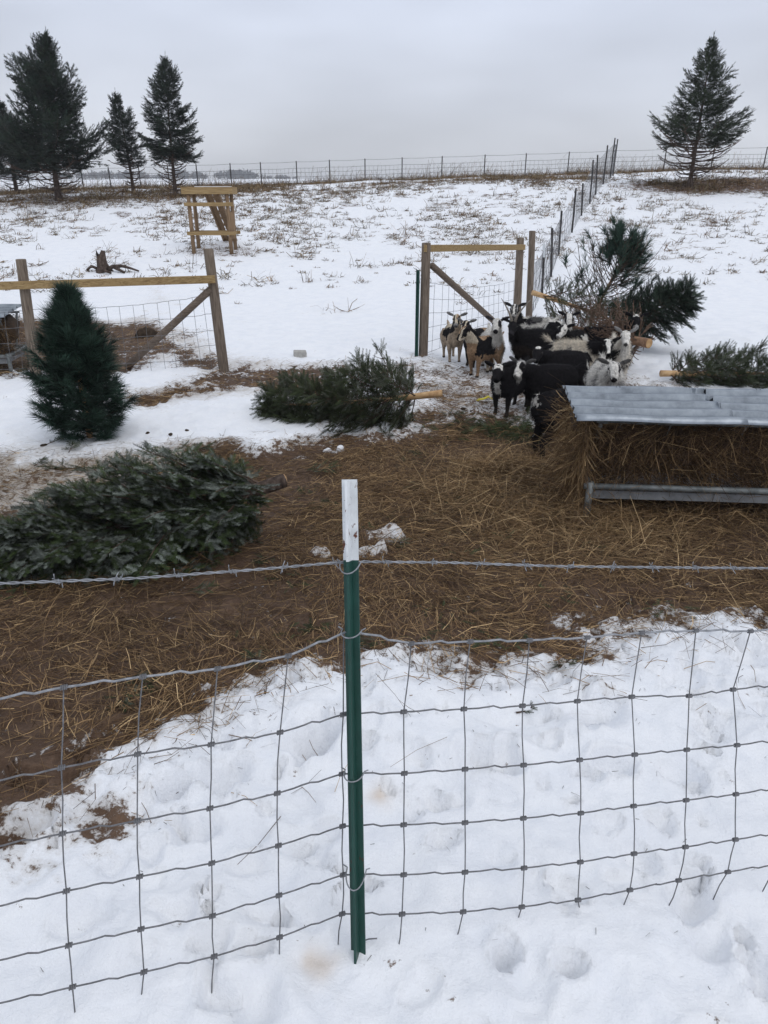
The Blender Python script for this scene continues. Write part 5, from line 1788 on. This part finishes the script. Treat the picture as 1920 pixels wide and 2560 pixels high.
def coat4(c):
    C = fill(c, WHT * .92); t = c['t']; h = head(c)
    put(C, h & (c['l'] > .022) & (c['a'] > .0) & (c['a'] < .09), BLK * 3); put(C, h & (c['a'] > .14), BLK * 3)
    put(C, t == T_EAR, BLK * 4)
    put(C, (t == T_TORSO) & (c['nz'] > .12), BLK); put(C, (t == T_FORE) & (c['z'] < .30), CRM * .7); return C
def coat5(c):
    C = fill(c, BLK * 1.1); put(C, (c['t'] == T_TORSO) & (c['z'] < .36), BRN * .7); put(C, head(c) & (c['a'] > .12), BLK * 3.0); return C
def coat6(c):
    C = fill(c, WHT); t = c['t']
    put(C, (t == T_TORSO) & (c['nz'] > .16), BLK * 3); put(C, (t == T_TORSO) & (c['z'] > .505) & (c['x'] > -.12) & (c['x'] < .06), GRY * .35)
    h = head(c); put(C, h, BLK); put(C, h & (np.abs(c['l']) < .013) & (c['u'] > 0), WHT); put(C, h & (np.abs(c['l']) > .03) & (np.abs(c['l']) < .042), GRY); put(C, h & (c['a'] > .13), GRY)
    put(C, t == T_EAR, BLK * 2); put(C, (t == T_NECK) & (c['nz'] > -.05), BLK); return C
def coat7(c):
    C = fill(c, WHT * .95); t = c['t']; h = head(c)
    put(C, h & (np.abs(c['l']) > .034), BLK * 2); put(C, t == T_EAR, BLK); put(C, h & (c['a'] > .15), GRY)
    put(C, (t == T_TORSO) & (np.abs(c['y']) > .05), BLK); return C
def coat8(c):
    C = fill(c, BLK); t = c['t']; h = head(c)
    put(C, h & (c['l'] > .012) & (c['a'] > -.02), WHT); put(C, h & (c['a'] > .13), WHT * .9)
    put(C, (t == T_TORSO) & (c['x'] < .05) & (c['z'] < .47 + c['nz'] * .1), WHT); put(C, (t == T_HEAD) & (c['a'] < -.02) & (c['u'] > .02), WHT); return C
def coat9(c):
    C = fill(c, np.array([.56, .50, .41])); t = c['t']; h = head(c)
    put(C, t == T_NECK, BLK); put(C, h, BLK); put(C, h & (np.abs(c['l']) < .022 + .006 * np.sin(c['a'] * 40)) & (c['a'] < .15), WHT)
    put(C, h & (c['a'] < -.015) & (c['u'] > .02), WHT); put(C, t == T_EAR, BLK)
    put(C, (t == T_TORSO) & (c['x'] > .12) & (c['nz'] > -.02), BLK * 3); put(C, t == T_FORE, BLK)
    put(C, (t == T_TORSO) & (c['nz'] > .2), GRY * .5); return C
def coat10(c):
    C = fill(c, BLK); t = c['t']; h = head(c)
    put(C, h & (c['u'] > .04) & (c['a'] < .01), WHT); put(C, h & (c['a'] > .125), GRY * .9); put(C, (t == T_TAIL) & (c['z'] > .53), WHT); return C
def coat11(c):
    C = fill(c, np.array([.60, .55, .475])); t = c['t']; h = head(c)
    put(C, h, WHT); put(C, h & (c['sp'] > .28) & (c['a'] < .06), CRM * .6); put(C, t == T_EAR, GRY * .8); put(C, h & (c['a'] > .155), GRY * .5)
    put(C, (t == T_TORSO) & (c['nz'] > .15), BLK); return C
def coat12(c):
    C = fill(c, WHT * .88); t = c['t']; h = head(c)
    put(C, (t != T_HEAD) & (c['nz'] > .14), GRY * .75); put(C, h & (c['sp'] > .16), BLK * 4); put(C, h & (c['l'] > .03) & (c['a'] > .02) & (c['a'] < .08), BLK * 3)
    put(C, t == T_EAR, GRY * .28); put(C, h & (c['a'] > .15), BLK * 5); return C
def coat13(c):
    C = fill(c, BLK); h = head(c); put(C, h & (c['u'] > .035) & (np.abs(c['l']) < .03) & (c['a'] < .02), WHT); put(C, (c['t'] == T_TAIL), WHT); put(C, (c['t'] == T_HIND) & (c['x'] < -.25) & (c['z'] > .12), WHT * .8); return C
def coat14(c):
    C = fill(c, BLK); h = head(c)
    put(C, h & (c['a'] > .085), WHT); put(C, h & (c['l'] < .012) & (c['l'] > -.024) & (c['a'] > -.0), WHT)
    put(C, h & (c['a'] < -.0) & (c['u'] > .02), GRY * .9); put(C, h & (c['a'] > .165), GRY * .5)
    put(C, c['t'] == T_EAR, GRY * .3); put(C, (c['t'] == T_NECK) & (np.abs(c['y']) < .012), WHT * .6); return C
def coat15(c):
    C = fill(c, BLK); t = c['t']; h = head(c)
    put(C, h & (c['u'] > .026) & (c['a'] < .045) & (np.abs(c['l']) < .042), WHT); put(C, h & (c['u'] > .05) & (c['a'] > -.005) & (c['a'] < .015) & (np.abs(c['l']) < .014), BLK)
    put(C, (t == T_NECK) & (c['x'] > .24) & (c['z'] < .50) & (np.abs(c['y']) < .045), WHT * .75)
    put(C, (t == T_TORSO) & (c['x'] > .24) & (c['z'] < .42) & (np.abs(c['y']) < .03), WHT * .7)
    q = ((c['x'] + .10) / .05) ** 2 + ((c['z'] - .30) / .09) ** 2
    put(C, ((t == T_TORSO) | (t == T_HIND)) & (q < 1 + c['nz']) & (c['y'] > .05), WHT * .85); return C
def coat16(c):
    C = fill(c, BLK); t = c['t']
    put(C, (t == T_TAIL), WHT * .8); put(C, (t == T_TORSO) & (c['x'] < -.285) & (c['z'] > .43), WHT * .8)
    put(C, (t == T_HIND) & (c['y'] > 0) & (c['x'] < -.245 + c['nz'] * .05) & (c['z'] > .15) & (c['z'] < .40), WHT * .85); return C

def build_goats():
    D = R
    cam_yaw = lambda x, Y: math.atan2(-Y, -x)       # heading that looks at the photographer
    def g(px, Y, ypx=900, **k):
        return px, ypx, Y
    goat('goat', 1132, 908, D(-82), D(-100), 'slim tan goat with black face stripes beside the wooden brace post', coat1, .90, head_pitch=-.55, neck_up=1.15, seed=1, hair=.6, hairlen=.012, fat=.8, shift=(0, .18))
    goat('goat', 1196, 905, D(-140), D(-118), 'black goat with cream face stripes behind the tan and black goat', coat2, .90, byY=9.35, head_pitch=-.5, neck_up=.85, seed=2, hair=.6, hairlen=.014)
    goat('goat', 1200, 946, D(-142), D(-160), 'tan goat with a black saddle and striped face standing side on', coat3, .91, head_pitch=-.75, neck_up=.85, seed=3, hair=.6, hairlen=.012, ear_drop=-.2, shift=(.05, .16), fat=.95)
    goat('goat', 1228, 915, D(-88), D(-104), 'white faced goat with a long pale beard beside the horned black buck', coat4, .96, byY=9.0, head_pitch=-.55, neck_up=1.1, beard=1.5, seed=4, hairlen=.03, fat=.9)
    goat('goat', 1330, 905, D(197), D(-112), 'shaggy black buck with long swept back horns', coat5, .97, byY=8.75, head_pitch=-.60, neck_up=.75, horns=.85, beard=.8, seed=5, hairlen=.05, hair=1.5)
    goat('goat', 1325, 880, D(186), D(-105), 'white and grey patched goat with a black blazed face behind the buck', coat6, 1.0, byY=9.75, head_pitch=-.55, neck_up=1.1, seed=6, hairlen=.05, hair=1.4)
    goat('goat', 1392, 870, D(-78), D(-97), 'white faced goat with black ears behind the buck rump', coat7, .93, byY=9.35, head_pitch=-.55, neck_up=.95, seed=7)
    goat('goat', 1432, 880, D(-128), D(-135), 'small black and white goat with a half white face turned aside', coat8, .92, byY=9.0, head_pitch=-.55, neck_up=.75, seed=8)
    goat('goat', 1440, 900, D(-28), D(-94), 'long haired cream goat with black head and white blaze', coat9, .97, byY=8.15, head_pitch=-.6, neck_up=.38, seed=9, hairlen=.06, hair=1.6)
    goat('goat', 1522, 870, D(-22), D(-102), 'black goat with raised white tipped tail beside the sawn trunk', coat10, 1.0, byY=9.15, head_pitch=-.6, neck_up=1.0, tail=1.45, seed=10, horns=.14)
    goat('goat', 1542, 900, D(-96), D(-100), 'cream white bearded goat in front of the sawn trunk', coat11, .92, byY=8.25, head_pitch=-.5, neck_up=1.0, beard=1.5, seed=11, hairlen=.05, ear_drop=-.35)
    goat('goat', 1512, 970, D(-98), D(-101), 'grey speckled white goat looking over the tin roof', coat12, .98, byY=6.75, head_pitch=-.5, neck_up=.55, beard=.5, seed=12, hairlen=.05, hair=1.3)
    goat('goat', 1404, 930, D(188), D(-110), 'black goat with white crown and white tail standing side on', coat13, .93, byY=7.55, head_pitch=-.5, neck_up=.45, seed=13, tail=-.9, neck_len=.9)
    goat('goat', 1372, 960, D(188), D(-122), 'black goat with white muzzle and grey ears beside the white crowned goat', coat14, .94, byY=7.05, head_pitch=-.55, neck_up=.42, seed=14, beard=.5, neck_len=.9)
    goat('goat', 1260, 1040, D(-128), D(-106), 'stocky black goat with white crown standing on green needles', coat15, .96, head_pitch=-.45, neck_up=.38, seed=15, hairlen=.02, shift=(.06, .10), fat=1.2, neck_len=.75)
    goat('goat', 1418, 1060, D(20), D(40), 'black goat seen from behind with white tail and leg at the feeder', coat16, 1.12, byY=5.92, head_pitch=-1.0, neck_up=-.6, seed=16, tail=-1.25, neck_len=.7)
build_goats()

# ------------------------------------------------------------------ stump, small things, distance
def stump():
    p = g2(222, 585)
    th = thing('tree_stump', tuple(p), 'broken rotten tree stump with a spreading root in the snow', 'stump')
    th.scale = (.8, .8, .8)
    r_ = random.Random(4)
    n = 16; mb = MB()
    rings = [(-.1, .24), (0, .20), (.06, .165), (.2, .145), (.4, .135), (.55, .13)]
    V, F = [], []
    for i, (z, r0) in enumerate(rings):
        for k in range(n):
            a = 2 * math.pi * k / n
            rr = r0 * (1 + .16 * math.sin(3 * a + 1) + r_.uniform(-.07, .07)) * (1 + (.4 * max(0, math.cos(a * 2.5)) if z < .07 else 0))
            zz = z
            if i == len(rings) - 1:
                zz += [.02, .03, .0, -.06, -.08, -.12, -.05, .05, .10, .02, -.10, -.14, -.10, -.02, .04, .03][k]
            V.append((rr * math.cos(a), rr * math.sin(a), zz))
    for i in range(len(rings) - 1):
        for k in range(n):
            k2 = (k + 1) % n
            F.append((i * n + k, i * n + k2, (i + 1) * n + k2, (i + 1) * n + k))
    F.append(tuple((len(rings) - 2) * n + k for k in range(n)))
    mb.add(V, F); mb.obj('trunk', M['bark'], th, True)
    for pts, r0 in ((((.15, -.02, .03), (.35, -.08, .13), (.62, -.12, .15), (.88, -.15, .09), (1.15, -.2, .01)), .07), (((-.12, 0, .05), (-.30, -.05, .14), (-.44, -.1, .02)), .05), (((.4, -.09, .10), (.6, -.2, .03), (.75, -.3, -.02)), .05), (((0, -.12, .05), (.15, -.32, .04), (.4, -.45, -.02)), .05)):
        mb = MB(); mb.tube(pts, [r0 * (1 - .16 * i) for i in range(len(pts))], 7); mb.obj('root', M['bark'], th, True)
stump()

def lump(name, p, size, mat, label, cat, seed, group=None, flat=.7):
    r_ = np.random.default_rng(seed)
    n, m_ = 10, 7
    V, F = [], []
    ph = r_.uniform(0, 6, 6)
    for i in range(m_):
        la = math.pi * (i + .35) / (m_ - .3)
        for k in range(n):
            lo = 2 * math.pi * k / n
            d = 1 + .22 * math.sin(2 * lo + ph[0]) * math.sin(la) + .14 * math.sin(3 * la + ph[1]) + r_.normal(0, .07)
            V.append((size[0] * d * math.sin(la) * math.cos(lo), size[1] * d * math.sin(la) * math.sin(lo), size[2] * (d * math.cos(la)) + size[2] * .35))
    for i in range(m_ - 1):
        for k in range(n):
            k2 = (k + 1) % n
            F.append((i * n + k, (i + 1) * n + k, (i + 1) * n + k2, i * n + k2))
    F += [tuple(range(n)), tuple((m_ - 1) * n + k for k in range(n - 1, -1, -1))]
    mb = MB(); mb.add(V, F)
    return mb.obj(name, mat, None, True, loc=(p[0], p[1], float(gclamp(p[0], p[1])[0]) if p[1] < 14.5 else gz(p[0], p[1])), label=label, cat=cat, group=group)

lump('earth_clod', g2(318, 728), (.17, .12, .10), M['dark_clod'], 'dark clod of earth lying by the brace fence hay', 'clod', 3)
def block():
    p = g2(648, 776)
    mb = MB(); mb.box((0, 0, .05), (.17, .12, .13))
    o = mb.obj('concrete_block', M['concrete'], None, loc=tuple(p), rot=(.08, .05, .2), label='small grey concrete block half sunk in snow near the path', cat='block')
    bevel(o, .012)
block()
for i, (x, y, s_) in enumerate(((708, 968, .035), (735, 966, .045), (722, 972, .022))):
    lump('snow_clump', g2(x, y), (s_, s_ * .8, s_ * .8), M['snow_clod'], 'small clump of snow lying on the hay near the half stripped fir', 'snow clump', 30 + i, 'snow clumps on the hay')
for i, (x, y, s_) in enumerate(((370, 951, .022), (320, 942, .018), (405, 938, .02), (95, 965, .025), (1000, 893, .022), (1018, 896, .02), (300, 1515, .018), (345, 1500, .016))):
    lump('earth_crumb', g2(x, y), (s_, s_ * .8, s_ * .6), M['dark_clod'], 'small dark crumb of dung on the dirty snow', 'clod', 50 + i, 'dark crumbs on the snow')

def yellow():
    p = g2(1045, 872)
    mb = MB()
    a = [(-.10, -.02, .012), (-.05, .0, .03), (0, .01, .035), (.05, .03, .055), (.10, .035, .02)]
    V, F = [], []
    for i, q in enumerate(a):
        w = .022 if i not in (0, 4) else .014
        for dz in (0, .004):
            V += [(q[0], q[1] - w, q[2] + dz), (q[0], q[1] + w, q[2] + dz + .006)]
    for i in range(4):
        o = i * 4
        F += [(o, o + 1, o + 5, o + 4), (o + 2, o + 6, o + 7, o + 3), (o, o + 4, o + 6, o + 2), (o + 1, o + 3, o + 7, o + 5)]
    F += [(0, 2, 3, 1), (16, 17, 19, 18)]
    mb.add(V, F)
    mb.obj('plastic_strap', M['yellow'], None, True, loc=(p.x, p.y, float(gclamp(p.x, p.y)[0])), label='bright yellow plastic strap lying in the snow beside the goats', cat='strap')
yellow()

def sprig(p, ang, ln, label, seed, colf=grey_fir_col, frond=.06, group=None, n=7, nf=2):
    c = Conifer(seed)
    z = float(gclamp(p[0], p[1])[0])
    cl = lambda x, y: gclamp(x + p[0], y + p[1]) - z
    d = np.array([math.cos(ang), math.sin(ang), .06])
    c.branch(np.array([0, 0, .012]), d, ln, UPV, .0, .08, .004, n, .35, frond, nf, .25, 1.0, colf, .05, twigwood=True, clamp=cl)
    th = thing('fir_sprig', (p[0], p[1], z), label, 'sprig', group)
    V, F, C = c.foliage(FIR)
    V[:, 2] = np.maximum(V[:, 2], cl(V[:, 0], V[:, 1]) + .003)
    link('needles', mesh_np('needles', V, F, C), M['fol'], th)
    c.wood.obj('stem', M['twig'], th)

SPR = [(1270, 1440, 200, .16, 'curved fir sprig lying alone on the snow behind the fence', .035), (600, 1200, 230, .16, 'fir sprig fallen beside the trunk end of the big fir', .05), (830, 1180, 20, .14, 'green fir sprig on the small snow patch behind the post', .045),
       (240, 1455, -20, .18, 'green fir sprig on the mud under the fence wire', .05), (250, 1478, -60, .14, 'frosty fir sprig standing on the mud under the fence wire', .05), (380, 1275, 10, .18, 'fir sprig below the middle of the big fir', .05), (850, 1385, 200, .18, 'dark fir sprig beside the post at the hay edge', .05), (590, 1438, 150, .12, 'tiny fir sprig at the muddy snow edge', .045),
       (1115, 1535, 5, .07, 'tiny dark sprig on clean snow behind the fence', .025), (870, 950, 160, .2, 'fir sprig at the hay edge near the half stripped fir', .06), (950, 905, 10, .22, 'fir sprig on the trampled snow near the goats', .06), (150, 985, 100, .16, 'spiky dark sprig in the dirty snow beside the upright pine', .06), (100, 965, 60, .16, 'long dark sprig in the snow by the upright pine foot', .05), (75, 1010, 80, .12, 'small dark sprig in the patchy snow edge', .05), (640, 1020, 0, .3, 'flat fir spray on the hay beyond the big fir trunk', .07), (360, 985, 20, .35, 'loose fir bough between the big fir and the snow', .08), (200, 1010, 190, .35, 'flattened fir bough on the brown patchy snow', .08), (250, 1030, 170, .3, 'thin fir bough close behind the big fir', .08)]
for i, (x, y, a, ln, lab, fr_) in enumerate(SPR):
    sprig(g2(x, y), R(a), ln, lab, 600 + i, frond=fr_)

def needle_bed():
    """green needles and twigs strewn under the front goats"""
    c = g2(1105, 928)
    parts = []
    r_ = np.random.default_rng(88)
    n = 420
    x = r_.normal(c.x, .34, n); y = r_.normal(c.y, .20, n)
    z = gclamp(x, y) + np.abs(r_.normal(0, .02, n)) + .01
    d = np.stack([r_.normal(0, 1, n), r_.normal(0, 1, n), r_.normal(.05, .15, n)], 1)
    col = np.array([.045, .06, .022]) * r_.uniform(.5, 1.4, (n, 1))
    V, F, C = instance(FIR[0], FIR[1], np.stack([x, y, z], 1), d, np.tile(UPV, (n, 1)) + r_.normal(0, .3, (n, 3)), .11 * r_.uniform(.6, 1.3, n), col)
    me = mesh_np('needle_litter', V, F, C.reshape(-1, 3))
    link('needle_litter', me, M['fol'], label='heap of green conifer needles under the front goats', cat='needles', kind='stuff')
    n = 700
    cx_ = r_.uniform(-2.6, 1.6, 40); cy_ = r_.uniform(2.5, 6.0, 40)
    w_ = r_.integers(0, 40, n)
    x = cx_[w_] + r_.normal(0, .10, n); y = cy_[w_] + r_.normal(0, .07, n)
    b_, _ = masks(x, y); k = b_ > .3; x, y = x[k], y[k]; n = len(x)
    d = np.stack([r_.normal(0, 1, n), r_.normal(0, 1, n), r_.normal(.03, .1, n)], 1)
    V, F, C = instance(FIR[0], FIR[1], np.stack([x, y, gclamp(x, y) + .012 + np.abs(r_.normal(0, .008, n))], 1), d, np.tile(UPV, (n, 1)) + r_.normal(0, .3, (n, 3)), .055 * r_.uniform(.5, 1.4, n), np.array([.045, .06, .026]) * r_.uniform(.5, 1.5, (n, 1)))
    link('needle_debris', mesh_np('needle_debris', V, F, C.reshape(-1, 3)), M['fol'], label='broken green conifer bits scattered through the yard hay', cat='needles', kind='stuff')
    # dark fine needle specks on the near snow
    n = 5200
    x = r_.uniform(-2.2, 2.4, n); y = 1.0 + 2.4 * r_.random(n)
    sdv = poly_sd(x, y, P_MAIN)
    k = r_.random(n) < np.clip(.03 + np.exp(-np.clip(sdv, 0, 9) / .22), 0, 1) * (sdv > -.05)
    x, y = x[k], y[k]; n = len(x)
    c2 = np.array([.05, .045, .025]) * r_.uniform(.5, 1.8, (n, 1))
    V, F, C = ribbons(np.stack([x, y, ground_z(x, y) + .003], 1), r_.uniform(0, 6.3, n), r_.normal(0, .1, n), r_.uniform(.008, .022, n), r_.uniform(.001, .002, n), c2, .05, r_.uniform(-1, 1, n), 1)
    link('needle_specks', mesh_np('needle_specks', V, F, C), M['hay'], label='fine dark needle specks scattered on the near snow', cat='needles', kind='stuff')
needle_bed()

def treeline():
    r_ = np.random.default_rng(66)
    V, F = [], []
    parts = []
    for (x0, x1, hh) in ((-60, 60, 16), (130, 420, 14), (395, 520, 16), (525, 660, 17), (660, 740, 7)):
        for k in range(int((x1 - x0) / 7)):
            px = r_.uniform(x0, x1)
            u = (px - x0) / (x1 - x0)
            Y = r_.uniform(640, 720)
            p = atY(px, 452, Y)
            z = float(base_h(p.x, Y)) - .5
            H_ = hh / 1775 * Y * 1.06 * r_.uniform(.55, 1.05) * (1 - .5 * abs(2 * u - 1) ** 3) + 1.0
            n = 70
            q = r_.normal(0, 1, (n, 3)); q /= np.linalg.norm(q, axis=1, keepdims=True); q *= r_.random((n, 1)) ** .4
            c = np.array([p.x, Y, z + H_ * .55]) + q * np.array([H_ * .75, H_ * .5, H_ * .48])
            d = unit(r_.normal(0, 1, (n, 3)) + np.array([0, 0, .6]))
            parts.append((c, d, H_))
    Vs, Fs = [], []; o = 0
    for c, d, H_ in parts:
        s = unit(np.cross(d, r_.normal(0, 1, d.shape))) * H_ * .11
        v = np.stack([c - s, c + s, c + d * H_ * .34], 1).reshape(-1, 3)
        Vs.append(v); Fs.append(np.arange(len(v)).reshape(-1, 3) + o); o += len(v)
    me = mesh_np('distant_woods', np.concatenate(Vs), np.concatenate(Fs))
    link('distant_woods', me, M['far_wood'], label='far off grey wood on the horizon beyond the fields', cat='woods', kind='stuff')
treeline()

def haze():
    mb = MB(); mb.box((0, 1050, 16.5), (4100, 2800, 39))
    m = bpy.data.materials.new('haze'); m.use_nodes = True
    t = m.node_tree; t.nodes.clear()
    o = t.nodes.new('ShaderNodeOutputMaterial'); v = t.nodes.new('ShaderNodeVolumePrincipled')
    v.inputs['Color'].default_value = (.93, .95, 1.0, 1)
    v.inputs['Density'].default_value = .0008
    t.links.new(v.outputs[0], o.inputs['Volume'])
    mb.obj('haze', m, None, kind='stuff', label='thin grey winter haze over the fields', cat='haze')
haze()
